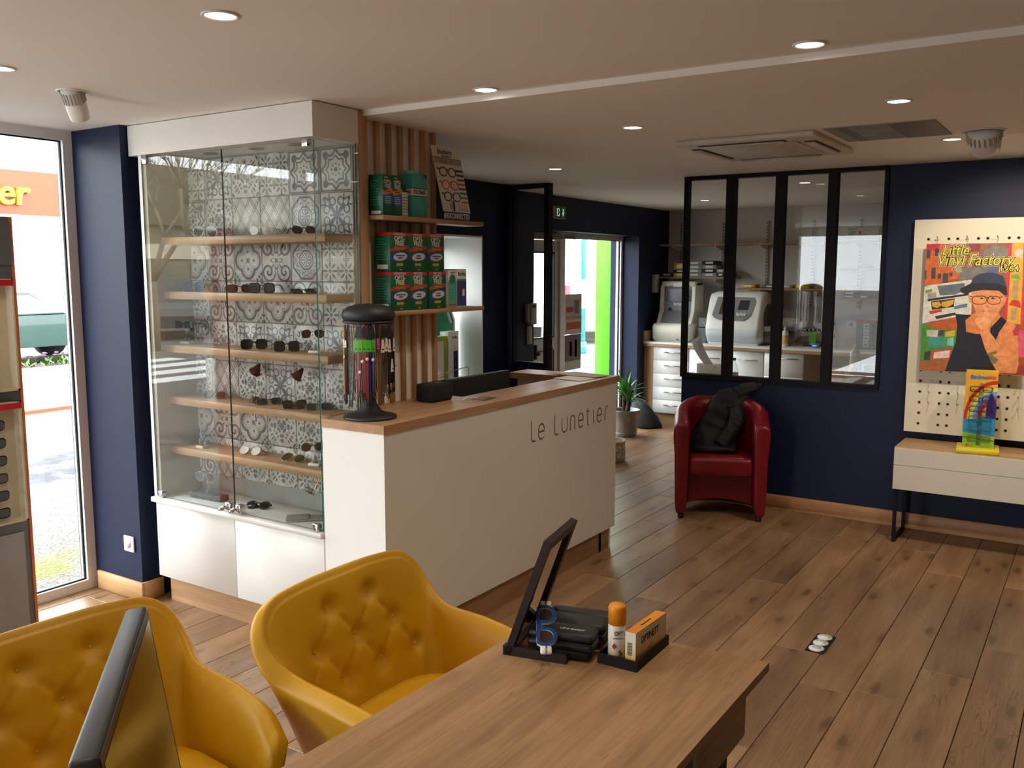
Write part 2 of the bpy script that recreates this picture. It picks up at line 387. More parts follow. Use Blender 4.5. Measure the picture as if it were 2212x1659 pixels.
# posters taped on the sidelight
def poster_on_glass(y0, y1, z0, z1, label, fn):
    t = thing('glass_poster', label, 'poster', (XW - .015, y0, z0), group='posters on the entrance glass')
    MB().box(0, .002, 0, y1 - y0, 0, z1 - z0).build('sheet', mat('poster_paper', (.55, .52, .47), .6), t)
    fn(t, y1 - y0, z1 - z0)
def pr(t, x, y0, y1, z0, z1, m, nm='print'): MB().box(x, x + .0006, y0, y1, z0, z1).build(nm, m, t)
RED1 = mat('print_red', srgb(190, 70, 60), .6); BRN = mat('print_brown', srgb(110, 88, 78), .6, var=.5, vscale=60); ORG = mat('print_orange', srgb(215, 130, 85), .6); GRYP = mat('print_grey', srgb(120, 120, 120), .6, var=.4, vscale=70)
def f1(t, w, h):
    pr(t, .0021, .02, w * .5, h * .55, h * .68, RED1); pr(t, .0021, .03, w - .02, h * .12, h * .3, RED1); pr(t, .0021, w * .55, w * .85, h * .5, h * .85, GRYP)
    text('VIDE GRENIER', .05, PX((.0026, w / 2, h * .41)), RED1, t)
def f2(t, w, h):
    pr(t, .0021, 0, w, h * .25, h, BRN); pr(t, .0021, w * .3, w * .45, h * .4, h * .8, mat('print_pale', srgb(200, 180, 165), .6)); pr(t, .0021, w * .6, w * .75, h * .35, h * .85, mat('print_pale', srgb(200, 180, 165), .6))
def f3(t, w, h):
    pr(t, .0021, 0, w, h * .35, h * .6, ORG); pr(t, .0021, .02, w - .02, h * .05, h * .3, GRYP)
poster_on_glass(7.79, 8.13, 1.06, 1.46, 'upper taped flyer with red lines on the entrance glass', f1)
poster_on_glass(7.79, 8.12, .70, 1.055, 'brown photo flyer taped in the middle of the entrance glass', f2)
poster_on_glass(7.79, 7.99, .36, .66, 'lowest taped flyer with an orange band on the entrance glass', f3)
# ================================================================ black glazed screen in the partition (workshop)
o = bpy.data.objects.new('window_3', None); COL.objects.link(o); o.location = (-1.94, YM, .912); o['kind'] = 'structure'; o['label'] = 'black steel framed four pane workshop screen'
f = MB(); ya, yb_ = YM - .02, YM + .05
f.box(-2.642, -1.24, ya, yb_, .908, .936).box(-2.642, -1.24, ya, yb_, 2.345, 2.372)
for x0, x1 in ((-2.642, -2.614), (-2.324, -2.26), (-1.972, -1.908), (-1.618, -1.556), (-1.262, -1.236)): f.box(x0, x1, ya, yb_, .936, 2.345)
f.build('frame', BLACK, o, o.location)
for x0, x1 in ((-2.614, -2.324), (-2.26, -1.972), (-1.908, -1.618), (-1.556, -1.262)): MB().box(x0, x1, YM + .012, YM + .018, .936, 2.345).build('pane', PANE, o, o.location)
# glazed screen by the entrance, on a low wall
o = bpy.data.objects.new('window_5', None); COL.objects.link(o); o.location = (-3.87, 6.17, .93); o['kind'] = 'structure'; o['label'] = 'narrow black framed glass screen left of the entrance'
f = MB(); f.box(-4.07, -3.69, 6.15, 6.21, .925, .962).box(-4.07, -3.69, 6.15, 6.21, 2.335, 2.371).box(-3.735, -3.69, 6.15, 6.21, .962, 2.335).box(-4.07, -4.02, 6.15, 6.21, .962, 2.335)
f.build('frame', BLACK, o, o.location); MB().box(-4.02, -3.735, 6.178, 6.184, .962, 2.335).build('pane', PANE, o, o.location)
struct('wall_entrance', MB().box(-4.28, -3.69, 6.14, 6.22, 0, .925), BLUE, 'low navy wall under the narrow glass screen')
struct('trim_1', MB().cyl((-4.03, 6.1, 0), (-4.03, 6.1, 2.365), .022, n=12), BLUE, 'navy painted pipe in the corner')
# ================================================================ outside
def ground_mat():
    m, nt, b = newmat('gravel_and_asphalt'); x, y, z = xyz(nt); v = vec(nt, x, y, z)
    g = noise(nt, v, 55, 3, .7); st = voro(nt, v, 45)
    c = mixc(nt, g.ss(.35, .65), srgb(70, 66, 62), srgb(122, 116, 110))
    c = mixc(nt, (1.0 - st.ss(.1, .45)) * .5, c, srgb(150, 146, 140))
    mo = noise(nt, v, 1.6, 3).ss(.52, .66) * (x + 5.6).ss(0, .5)
    c = mixc(nt, mo * .8, c, srgb(96, 98, 30))
    as_ = (x * -1.0).ss(7.0, 7.3) * (1.0 - (x * -1.0).ss(8.2, 8.5))
    c = mixc(nt, as_ * noise(nt, v, 3, 2).ss(.3, .6), c, srgb(60, 60, 66))
    rd = (x * -1.0).ss(12.2, 12.4)
    c = mixc(nt, rd, c, srgb(110, 106, 102))
    nt.links.new(c, b.inputs['Base Color']); b.inputs['Roughness'].default_value = .95
    bump(nt, b, st, .5, .02); return m
MB().box(-120, -4.62, -70, 90, -.35, -.05).build('ground', ground_mat())
bpy.data.objects['ground']['kind'] = 'structure'; bpy.data.objects['ground']['label'] = 'gravel forecourt and road outside the shop'
STUC = mat('white_render', (.86, .85, .82), .9, var=.02, vscale=.5)
# building with the orange sign
t = thing('agency_building', 'white rendered building with an orange sign across the road', 'building', (-26, 14.5, -.05))
MB().box(-6, 0, -11, 12, 0, 7).build('wall', STUC, t)
ORS = mat('orange_sign', srgb(140, 62, 26), .5)
s = MB().box(0, .12, -11, .92, 3.3, 4.52).build('sign_board', ORS, t)
YLT = mat('yellow_letter', srgb(190, 160, 20), .4)
text('immobilier', 1.0, PX((.2, -2.35, 3.87)), YLT, s, ext=.06, bold=.02, shear=.12)
MB().box(0, .1, .3, .75, 2.98, 3.12).build('wall_lamp', mat('lamp_grey', srgb(120, 130, 150), .4), t)
for yy in (-3, -7):
    MB().box(-.02, .04, yy, yy + 1.4, .9, 2.6).build('window', mat('dark_pane', srgb(60, 70, 80), .1), t)
# planter with flowers on the pavement
def planter(loc, ly, label, lx=.5, h=.56):
    t = thing('planter', label, 'planter', loc)
    MB().rbox(0, lx, 0, ly, .03, h, .02, 1).build('tub', STUC, t)
    MB().box(-.01, lx + .01, -.01, ly + .01, 0, .035).build('foot', mat('rust_brown', srgb(150, 80, 50), .8), t)
    MB().box(.03, lx - .03, .03, ly - .03, h - .03, h + .004).build('soil', mat('soil', srgb(60, 45, 30), .9), t)
    fo = MB(); rr = random.Random(3); fl_ = MB()
    for i in range(int(90 * ly)):
        px, py = rr.uniform(.06, lx - .06), rr.uniform(.04, ly - .04); a = rr.uniform(0, 6.28); L = rr.uniform(.08, .17); d = Vector((math.cos(a), math.sin(a), rr.uniform(.5, 1.4))).normalized()
        sd = d.cross(Vector((0, 0, 1))).normalized() * .025; p = Vector((px, py, h))
        fo.add([p, p + d * L * .5 + sd, p + d * L, p + d * L * .5 - sd], [(0, 1, 2, 3)])
        if i % 6 == 0: fl_.lathe([(.0, .0), (.02, .012), (.028, .02), (.0, .016)], 6, c=(px, py, h + .12))
    fo.build('leaves', mat('leaf_green', srgb(62, 96, 26), .6, var=.3), t, fixn=False); fl_.build('flowers', mat('flower_pink', srgb(120, 60, 100), .6), t)['kind'] = 'stuff'
    return t
planter((-11.4, 3.2, -.05), 4.5, 'long white planter of flowers outside the shopfront window')
# parked cars: lofted body
def car(loc, rz, col, label, L=4.2, W=1.7, Hh=1.42, van=False, group=None, glassc=None):
    t = thing('parked_car', label, 'car', loc, rz, group)
    paint = mat('car_paint_%d%d%d' % tuple(int(c * 99) for c in col), col, .25, coat=.6)
    if van: lower = [(-L / 2, .35), (-L / 2, 1.0), (-L / 2 + .02, 1.95), (-L / 2 + .15, 2.1), (L / 2 - 1.5, 2.1), (L / 2 - .75, 1.25), (L / 2 - .1, .95), (L / 2, .4)]
    else: lower = [(-L / 2, .32), (-L / 2, .78), (-L / 2 + .12, .9), (-L * .32, .92), (L * .2, .92), (L / 2 - .25, .78), (L / 2, .6), (L / 2, .3)]
    def loft(poly, hw, ins, m, nm):
        b = MB(); n = len(poly)
        rings = []
        for yy, k in ((-hw, ins), (-hw + .12, 1.), (hw - .12, 1.), (hw, ins)):
            cx = sum(p[0] for p in poly) / n; cz = sum(p[1] for p in poly) / n
            rings.append([(cx + (p[0] - cx) * k, yy, cz + (p[1] - cz) * k) for p in poly])
        b.ring(rings, True, 0, False); return b.build(nm, m, t)
    loft(lower, W / 2, .95, paint, 'body')
    if not van:
        loft([(-L * .36, .9), (-L * .3, Hh - .06), (-L * .2, Hh), (L * .04, Hh), (L * .22, .9)], W / 2 - .08, .9, paint, 'cabin')
        GL = mat('car_glass', (.05, .07, .08) if glassc is None else glassc, .05)
        for sgn in (-1, 1):
            MB().prism([(-L * .32, .95), (-L * .275, Hh - .12), (-L * .12, Hh - .07), (-L * .09, .95)], sgn * (W / 2 - .1), sgn * (W / 2 - .066)).build('side_window', GL, t)
            MB().prism([(-L * .07, .95), (-L * .09, Hh - .07), (L * .03, Hh - .07), (L * .18, .95)], sgn * (W / 2 - .1), sgn * (W / 2 - .066)).build('side_window', GL, t)
        MB().box(-L * .36 - .01, -L * .30, -W / 2 + .2, W / 2 - .2, .97, Hh - .12).build('rear_window', GL, t)
    tyre = mat('tyre', (.02, .02, .02), .8)
    for sx in (-L * .31, L * .31):
        for sy in (-1, 1):
            w_ = MB().cyl((sx, sy * (W / 2 - .2), .31), (sx, sy * (W / 2 + .01), .31), .31, n=20).build('wheel', tyre, t)
            MB().cyl((sx, sy * (W / 2), .31), (sx, sy * (W / 2 + .02), .31), .18, n=12).build('hub_cap', STEEL, w_)
    RL = mat('tail_red', srgb(150, 12, 12), .2)
    for sy in (-1, 1): MB().rbox(-L / 2 - .02, -L / 2 + .1, sy * (W / 2 - .14) - .12, sy * (W / 2 - .14) + .12, .62, .86 if not van else 1.35, .03).build('tail_light', RL, t)
    MB().rbox(-L / 2 - .08, -L / 2 + .05, -W / 2 + .05, W / 2 - .05, .3, .55, .05).build('bumper', mat('bumper_dark', (.05, .05, .055), .5) if not van else paint, t)
    MB().box(-L / 2 - .09, -L / 2 - .075, -.26, .26, .56, .67).build('number_plate', mat('plate_white', (.8, .8, .78), .4), t)
    if van:
        D = mat('van_grey', srgb(110, 120, 135), .5)
        for y0, y1 in ((-.7, -.02), (.02, .7)): MB().box(-L / 2 - .015, -L / 2, y0, y1, .62, .86).build('door_panel', D, t)
        MB().box(-L / 2 - .05, -L / 2 - .01, -.45, .2, .98, 1.04).build('door_handle', D, t)
        for y0 in (-.8, -.25, .3):
            M = Matrix.Translation((0, y0, 1.3)) @ Matrix.Rotation(.5, 4, 'X')
            MB().box(-L / 2 - .012, -L / 2, 0, .12, 0, .22, M=M).build('stripe', mat('van_stripe', srgb(225, 150, 130), .5), t)
        MB().box(-L / 2 - .012, -L / 2, .5, .75, 1.05, 1.25).build('rear_window', mat('car_glass_van', (.04, .05, .07), .1), t)
    return t
car((-17.4, 9.0, -.05), R(90), srgb(4, 52, 42), 'dark green car passing behind the flower planter', 4.3, 1.7, 1.35, glassc=(.5, .52, .5))
car((-11.6, 20.9, -.05), R(-68), (.85, .85, .84), 'white van parked behind the bright green post', 4.8, 2.0, van=True)
car((-13.2, 17.6, -.05), R(-60), (.55, .53, .52), 'silver car parked left of the white van', 4.1, 1.7, 1.45, glassc=(.25, .4, .4))
# seen only as reflections in the showcase glass
car((-21.0, -9.8, -.05), R(28), (.045, .045, .048), 'dark hatchback parked across the road, mirrored in the showcase', 4.0, 1.75, 1.5, glassc=(.3, .42, .4))
t = thing('street_house', 'beige building with a long window band, mirrored in the showcase', 'building', (-30, -17, -.05))
MB().box(-3, 0, -12, 8, 0, 3.4).build('wall', mat('beige_render', srgb(150, 140, 116), .9), t)
MB().box(0, .06, -12, 8, 2.15, 2.7).build('sign_band', mat('pale_band', srgb(236, 222, 196), .8), t)
MB().box(0, .05, -12, 8, .5, 1.0).build('plinth_band', mat('salmon_band', srgb(180, 130, 96), .8), t)
for i in range(8): MB().box(0, .05, -11.4 + i * 2.4, -9.9 + i * 2.4, 1.1, 1.95).build('window', mat('grey_pane', srgb(120, 122, 104), .2), t)
MB().box(-3.2, .3, -12.2, 8.2, 3.4, 5.6).build('roof', mat('ochre_roof', srgb(122, 114, 92), .9), t)
ZB = mat('road_paint', (.85, .85, .83), .8)
for i in range(4):
    o = MB().box(-15.6 + i * .95, -15.1 + i * .95, -5.8, -2.9, 0, .006).build('zebra_stripe', ZB); o.location = (0, 0, -.05)
    tag(o, '%s painted crossing stripe on the road outside the shop' % ('farthest', 'second farthest', 'second nearest', 'nearest')[i], 'road marking', 'zebra crossing stripes')
planter((-9.7, -2.6, -.05), .6, 'small square planter on the pavement, mirrored in the showcase', .6, .62)
def bare_tree(loc, h, seed, label):
    t = thing('bare_tree', label, 'tree', loc); rr = random.Random(seed); b = MB()
    def grow(p, d, L, r, dep):
        q = p + d * L; b.tube([p, (p + q) / 2 + Vector((rr.uniform(-1, 1), rr.uniform(-1, 1), 0)) * L * .05, q], [r, r * .85, r * .7], 5)
        if dep == 0: return
        for k in range(3 if dep > 2 else 2):
            nd = (d + Vector((rr.uniform(-1, 1), rr.uniform(-1, 1), rr.uniform(-.1, .7))) * .62).normalized(); grow(q, nd, L * rr.uniform(.6, .85), r * .62, dep - 1)
    grow(Vector((0, 0, 0)), Vector((0, 0, 1)), h * .3, .11, 6)
    b.build('branches', mat('bark', srgb(150, 135, 110), .9), t)
bare_tree((-17.2, -6.6, -.05), 5.0, 4, 'bare branching tree on the pavement, mirrored in the showcase')
# things outside the entrance
GRN = mat('lime_paint', srgb(88, 176, 18), .5, var=.02)
o = MB().rbox(-.12, .12, -.19, .19, 0, 3.2, .02, 1).build('green_post', GRN); o.location = (-5.3, 10.36, -.05); tag(o, 'bright lime green pillar beside the entrance glass', 'pillar')
t = thing('cyan_pole', 'slim turquoise pole standing in front of the white van', 'pole', (-9.2, 16.75, -.05))
CY = mat('cyan_paint', srgb(50, 150, 150), .4)
MB().cyl((0, 0, 0), (0, 0, 4.5), .055, n=12).build('shaft', CY, t); MB().cyl((0, 0, 0), (0, 0, .25), .08, n=12).build('foot', CY, t)
MB().box(-.06, .06, -.06, .06, .95, 1.55).build('white_band', WFRAME, t)
t = thing('marker_post', 'red and white striped marker post near the silver car', 'post', (-10.3, 17.95, -.05))
for i in range(4): MB().box(-.05, .05, -.1, .1, .55 + i * .25, .8 + i * .25).build('stripe', RED1 if i % 2 else WFRAME, t) if False else MB().box(-.05, .05, -.1, .1, i * .35, i * .35 + .35).build('stripe', mat('marker_red', srgb(215, 30, 40), .5) if i % 2 == 1 else WFRAME, t)
t = thing('far_house', 'white house with dark slate roof beyond the parked cars', 'house', (-22, 36, -.05))
MB().box(-20, 0, -8, 14, 0, 5).build('wall', STUC, t)
MB().prism([(-20.6, 5), (-10, 10), (.6, 5)], -8.4, 14.4).build('roof', mat('pale_roof', srgb(205, 205, 205), .9), t)
MB().box(0.01, .9, 4.2, 7.2, 5.05, 7.0).build('dormer', mat('slate', srgb(70, 75, 95), .7), t)
MB().box(0.01, .95, 3.7, 8, 4.75, 5.05).build('gutter', mat('terracotta', srgb(190, 90, 60), .8), t)
# ================================================================ cement-tile patterns
def tile_mat(k):
    nm = 'patterned_tile_%d' % k
    if nm in _M: return _M[nm]
    m, nt, b = newmat(nm); x, _, z = xyz(nt)
    u, v = x * 10.0, z * 10.0; au, av = u.abs(), v.abs(); r = (u * u + v * v).sqrt(); a = v.atan2(u)
    band = lambda d, w: 1.0 - d.abs().ss(w * .6, w)
    if k == 0:      # eight point star
        d = au.mx(av).mn((au + av) * .72)
        f = band(d - .62, .07).mx(band(d - .44, .05)).mx((r - .24 - .1 * (a * 8.0).cos()).lt(0) * (r * 30.0).sin().gt(0)).mx(band(au.mx(av) - .92, .05)).mx(((au - .62) * (au - .62) + (av - .62) * (av - .62)).lt(.03))
    elif k == 1:    # double argyle lines
        p, q = (u * .9 + v * .62) * 1.6, (u * .9 - v * .62) * 1.6
        l = lambda t: band((t.mod(1.0) - .5), .055).mx(band((t.mod(1.0) - .32), .04))
        f = l(p).mx(l(q))
    elif k == 2:    # quatrefoil
        d1 = ((au - .42) * (au - .42) + av * av).sqrt(); d2 = (au * au + (av - .42) * (av - .42)).sqrt()
        d = d1.mn(d2) - .45
        f = band(d, .09).mx(band(d + .14, .03) * .6).mx(au.mx(av).lt(.09)).mx((d1 * 40.0).sin().gt(.3) * d1.lt(.14)).mx((d2 * 40.0).sin().gt(.3) * d2.lt(.14)).mx((au + av).gt(1.45) * ((au * 22.0).sin() * (av * 22.0).sin()).gt(.1))
    elif k == 3:    # dense floral diamond
        n = ((au * 15.0 + (av * 6.0).sin() * 2.2).sin() * (av * 15.0 + (au * 6.0).sin() * 2.2).sin())
        f = (n.gt(.05) * (au + av * .8).lt(.78)).mx(n.gt(.35) * (au + av * .8).gt(.95)).mx(band(av, .02) * au.lt(.6))
    elif k == 4:    # octagon medallion
        d = au.mx(av).mx((au + av) * .72)
        f = band(d - .86, .06).mx(band(d - .42, .05)).mx(band(d - .3, .03)).mx((d.lt(.25)) * ((a * 8.0).cos().gt(.2))).mx((d.gt(.5) * d.lt(.8)) * ((r * 26.0 + 3.0 * (a * 8.0).cos()).sin().gt(.45)) * .7)
    elif k == 5:    # two by two leaf rosettes
        u2, v2 = u.mod(1.0) - .5, v.mod(1.0) - .5; r2 = (u2 * u2 + v2 * v2).sqrt(); a2 = v2.atan2(u2)
        f = ((r2 - .3 - .16 * (a2 * 8.0).cos()).lt(0) * (r2 - .22 + .1 * (a2 * 8.0).cos()).gt(0)).mx(r2.lt(.09)).mx(band(u2.abs() - .46, .03) * v2.abs().lt(.2)).mx(band(v2.abs() - .46, .03) * u2.abs().lt(.2))
    elif k == 6:    # scrolls
        r3 = ((au - .55) * (au - .55) + (av - .55) * (av - .55)).sqrt(); a3 = (av - .55).atan2(au - .55)
        f = ((r3 * 22.0 - a3).sin().gt(.35) * r3.lt(.5)).mx((r - .22 - .16 * (a * 4.0).cos()).abs().lt(.045)).mx(r.lt(.1)).mx(((a * 4.0).cos() * -1.0).gt(.9) * r.gt(.3) * r.lt(.6))
    else:           # bold acanthus cross
        pt = (r - .62 * ((a * 4.0 + math.pi).cos() * .5 + .5).pow(2.2) - .08)
        r3 = ((au - .62) * (au - .62) + (av - .25) * (av - .25)).sqrt(); r4 = ((au - .25) * (au - .25) + (av - .62) * (av - .62)).sqrt(); rr = r3.mn(r4)
        f = pt.lt(0).mx(band(rr - .17, .045)).mx(((r - .95 - .12 * (a * 16.0).cos()).abs()).lt(.08) * (au - av).abs().lt(.5)).mx((au.mx(av).lt(.42) * au.mn(av).lt(.05)))
    v3 = vec(nt, x, 0.0, z + objrand(nt) * 9.0)
    wear = noise(nt, v3, 22, 3).ss(.25, .75); fine = noise(nt, v3, 160, 2)
    base = mixc(nt, wear, srgb(186, 182, 176), srgb(218, 215, 208))
    dark = mixc(nt, noise(nt, v3, 9, 2).ss(.3, .7), srgb(62, 63, 72), srgb(98, 98, 106))
    fac = f.mn(1.0).mx(0.0) * (fine * .25 + .72)
    halo = (noise(nt, v3, 14, 3).ss(.45, .7)) * .25
    c = mixc(nt, fac.mx(halo), base, dark)
    edge = au.mx(av).ss(.955, .985)
    c = mixc(nt, edge * .7, c, srgb(160, 158, 152))
    nt.links.new(c, b.inputs['Base Color']); b.inputs['Roughness'].default_value = .35
    _M[nm] = m; return m
# ================================================================ glass showcase
CX0, CX1, CY0, CYB = -3.985, -2.80, 2.77, 3.038
sc = thing('display_showcase', 'tall white showcase with glass doors and patterned tile back', 'showcase', (-3.39, 2.9, 0))
OFF = sc.location
MB().box(CX0 + .02, CX1, 2.82, CYB, 0, .14).build('plinth', OAKX, sc, OFF)
cb = MB().box(CX0 + .005, CX1, CY0 + .02, CYB, .14, .53).build('cabinet_body', WHITE, sc, OFF)
for x0, x1 in ((CX0, -3.3885), (-3.3855, CX1 - .002)): MB().rbox(x0, x1, CY0, CY0 + .019, .142, .528, .0015, 1).build('cabinet_door', WHITE, sc, OFF)
MB().rbox(CX0 - .018, CX1 - .004, CY0 - .018, CYB, .53, .555, .003, 1).build('ledge', WHITE, sc, OFF)
MB().box(CX0 - .015, CX0 + .01, CY0 + .005, CYB, .555, 2.25).build('side_panel', WHITE, sc, OFF)
MB().box(CX0 + .01, CX0 + .035, CY0 + .012, CYB, .555, 2.25).build('inner_side_panel', mat('taupe_panel', srgb(176, 168, 150), .5), sc, OFF)
MB().box(-4.058, CX1, CY0 - .006, CYB, 2.25, 2.393).build('fascia', WHITE, sc, OFF)
for xx in (-3.62, -3.3, -3.05):
    lt = MB().lathe([(.036, 0), (.036, -.004), (.028, -.004), (.026, .002)], 20, c=(xx, 2.9, 2.2495)).build('recessed_light', mat('light_ring_grey', srgb(170, 166, 158), .5), sc, OFF)
MB().box(CX0 + .03, -2.815, CYB - .008, CYB + .06, .555, 2.25).build('back_panel', mat('grey_mortar', srgb(150, 148, 142), .8), sc, OFF)
tm = MB().rbox(-.0992, .0992, -.009, 0, -.0992, .0992, .002, 1)
t0 = tm.build('tile', tile_mat(0), sc); tdata = {}
for k_ in range(8):
    me = t0.data.copy(); me.materials.clear(); me.materials.append(tile_mat(k_)); tdata[k_] = me
bpy.data.objects.remove(t0)
pat = {0: [0, 7, 5, 5, 7, 3, 5, 6, 4], 1: [0, 4, 4, 6, 3, 3, 3, 5, 5], 2: [5, 1, 6, 2, 7, 7, 3, 3, 4], 3: [3, 1, 2, 2, 7, 3, 2, 3, 6], 4: [7, 3, 6, 6, 3, 1, 6, 1, 1], 5: [5, 0, 2, 3, 6, 3, 2, 6, 7]}
for ci in range(6):
    for ri in range(9):
        zt = 2.245 - .2003 * ri; xr = -2.822 - .2003 * ci
        if zt - .1 < .56: continue
        o = bpy.data.objects.new('tile', tdata[pat[ci][ri]]); COL.objects.link(o); o.parent = sc
        o.location = Vector((xr - .1, CYB - .008, zt - .1)) - OFF
SHZ = (1.857, 1.592, 1.325, 1.062, .808)
for zz in SHZ: MB().rbox(CX0 + .035, -2.83, 2.85, CYB - .018, zz - .037, zz, .0015, 1).build('shelf', OAKX, sc, OFF)
for x0, x1 in ((CX0 + .012, -3.3875), (-3.3845, CX1 - .008)):
    b = MB().box(x0, x1, 2.772, 2.778, .562, 2.238, 0)
    b.mi[:] = [1, 1, 0, 1, 0, 1]
    b.build('glass_door', [SHOWGLASS, GEDGE], sc, OFF)
b = MB().box(-2.806, -2.800, 2.772, 3.036, .562, 2.238); b.mi[:] = [1, 1, 1, 0, 1, 0]; b.build('glass_side', [SHOWGLASS, GEDGE], sc, OFF)
CL = mat('polished_clip', (.6, .6, .6), .2, 1.)
for x, z0 in ((-3.955, 2.205), (-2.865, 2.21), (-3.955, .557), (-2.865, .557)): MB().rbox(x, x + .034, 2.762, 2.79, z0, z0 + .034, .003).build('glass_clip', CL, sc, OFF)
for x in (-3.435, -3.362):
    lk = MB().rbox(x, x + .034, 2.755, 2.79, .565, .605, .004).build('door_lock', CHROME, sc, OFF)
    MB().cyl((x + .012, 2.757, .585), (x + .012, 2.725, .583), .011, n=12).cyl((x + .012, 2.725, .583), (x + .012, 2.712, .582), .007, n=12).build('key_barrel', CHROME, lk, OFF)
MB().rbox(-2.862, -2.80, 3.04, 3.098, 1.066, 2.393, .002, 1).build('end_post', OAKZ, sc, OFF)
# ================================================================ sunglasses
def lens_outline(kind, w, h, n=22):
    pts = []
    for i in range(n):
        a = 2 * math.pi * i / n; ca, sa = math.cos(a), math.sin(a)
        if kind == 'round': p = (ca * w / 2, sa * h / 2)
        elif kind == 'square':
            e = .55; p = (math.copysign(abs(ca) ** e, ca) * w / 2, math.copysign(abs(sa) ** e, sa) * h / 2)
        else:
            e = .75; yy = math.copysign(abs(sa) ** e, sa) * h / 2; p = (math.copysign(abs(ca) ** .8, ca) * w / 2 * (1 - .18 * (yy < 0) * abs(yy) * 2 / h) + (.1 * w * (-yy / h)), yy)
        pts.append(p)
    return pts
def lensmat(name, c): return mat(name, c, .06, 0, .6, var=.15, vscale=20)
def sunglasses(style, loc, rz, label, frame, lens, rimr=.0022, w=.054, h=.044, tilt=0., open_=1., group='sunglasses in the showcase', cat='sunglasses', roll=0., yrot=0., name='sunglasses', temple=.13, parent=None):
    t = thing(name, label, cat, loc, rz, group)
    t.rotation_euler = (tilt, yrot, rz)
    hz = h / 2 + rimr
    fr = MB()
    for sgn in (-1, 1):
        o2 = [(sgn * (w / 2 + .009 + p[0]), 0, hz + p[1]) for p in lens_outline(style, w, h)]
        fr.tube(o2, rimr, 5, closed=True)
        MB().prism([(p[0], p[2]) for p in o2], -.0008, .0008).build('lens', lens, t)
    fr.tube([(-.011, 0, hz + h * .18), (-.004, -.002, hz + h * .26), (.004, -.002, hz + h * .26), (.011, 0, hz + h * .18)], rimr, 5)
    fr.build('front_frame', frame, t)
    xw = w + .010
    for sgn in (-1, 1):
        if open_ > .5: pts = [(sgn * xw, 0, hz + h * .25), (sgn * (xw + .004), .012, hz + h * .26), (sgn * (xw + .002), temple * .72, hz + h * .2), (sgn * xw, temple, rimr)]
        else: pts = [(sgn * xw, 0, hz + h * .25), (sgn * (xw + .002), .012, hz + h * .26), (-sgn * .03, .016 + .006 * (sgn > 0), hz + h * .1), (-sgn * .052, .018 + .006 * (sgn > 0), rimr)]
        MB().tube(pts, max(.0018, rimr * .9), 5).build('temple', frame, t)
    return t
FBLK = mat('acetate_black', (.006, .006, .007), .25); FBRN = mat('acetate_tortoise', srgb(58, 34, 26), .25, var=.5, vscale=60); FGLD = mat('gold_wire', srgb(196, 160, 100), .25, .9); FSIL = mat('silver_wire', (.55, .55, .56), .25, .9)
FPNK = mat('rose_gold', srgb(190, 120, 100), .3, .8); FOLV = mat('olive_acetate', srgb(88, 88, 70), .3)
LDK = lensmat('lens_dark', (.008, .008, .01)); LBR = lensmat('lens_brown', srgb(70, 46, 34)); LGR = lensmat('lens_grey', srgb(70, 72, 70)); LBL = lensmat('lens_blue', srgb(52, 66, 84)); LRS = lensmat('lens_rose', srgb(150, 120, 90)); LOL = lensmat('lens_olive', srgb(66, 60, 38))
z = SHZ
sunglasses('aviator', (-3.68, 2.90, z[0]), .25, 'silver aviator sunglasses at the left of the top showcase shelf', FSIL, LDK, .0012, .058, .05)
sunglasses('round', (-3.29, 2.90, z[0]), .45, 'small gold rimmed round glasses mid top showcase shelf', FGLD, LRS, .0012, .042, .042)
sunglasses('round', (-3.03, 2.93, z[0]), 1.25, 'brown glasses propped upright at the right of the top showcase shelf', FBRN, LBR, .0025, .05, .04, tilt=-.5)
sunglasses('square', (-3.80, 2.91, z[1]), .3, 'blue tinted browline sunglasses left on the second showcase shelf', FBLK, LBL, .002, .052, .044)
sunglasses('square', (-3.47, 2.92, z[1]), .9, 'brown sunglasses lying tilted mid second showcase shelf', FBRN, LBR, .0018, .054, .04, tilt=-.5)
sunglasses('square', (-3.28, 2.89, z[1]), .55, 'black browline sunglasses standing on the second showcase shelf', FBLK, LGR, .0022, .05, .044)
sunglasses('square', (-3.06, 2.95, z[1]), 1.3, 'slim black sunglasses lying flat right on the second showcase shelf', FBLK, LDK, .0022, .05, .036, tilt=-1.0, open_=0)
sunglasses('square', (-3.37, 2.91, z[2]), .85, 'black wayfarer sunglasses left of centre on the third showcase shelf', FBLK, LDK, .003, .05, .044)
sunglasses('square', (-3.15, 2.91, z[2]), .9, 'black square sunglasses right of centre on the third showcase shelf', FBLK, LDK, .003, .048, .044)
sunglasses('round', (-3.70, 2.92, z[3]), .15, 'translucent brown round sunglasses left on the fourth showcase shelf', FBRN, LBR, .002, .056, .044, tilt=-.75)
sunglasses('square', (-3.30, 2.93, z[3]), .9, 'olive sunglasses lying tilted mid fourth showcase shelf', FOLV, LGR, .0024, .05, .038, tilt=-.8)
sunglasses('square', (-2.98, 2.94, z[3]), .9, 'grey sunglasses beside the end glass on the fourth showcase shelf', FOLV, LGR, .0024, .05, .038, tilt=-.8)
sunglasses('round', (-3.44, 2.91, z[4]), .1, 'rose gold sunglasses left on the fifth showcase shelf', FPNK, LRS, .0016, .056, .044, tilt=-.65)
sunglasses('aviator', (-3.15, 2.91, z[4]), .05, 'olive aviator sunglasses mid fifth showcase shelf', FGLD, LOL, .0014, .058, .048, tilt=-.9)
sunglasses('round', (-3.36, 2.88, .5555), .35, 'black round sunglasses lying folded on the showcase floor', FBLK, LDK, .004, .05, .042, tilt=-.9, open_=0)
sunglasses('round', (-3.04, 2.895, .695), 2.35, 'black gold rimmed round glasses upended on a grey pouch', FGLD, LBR, .0016, .048, .046, tilt=2.0)
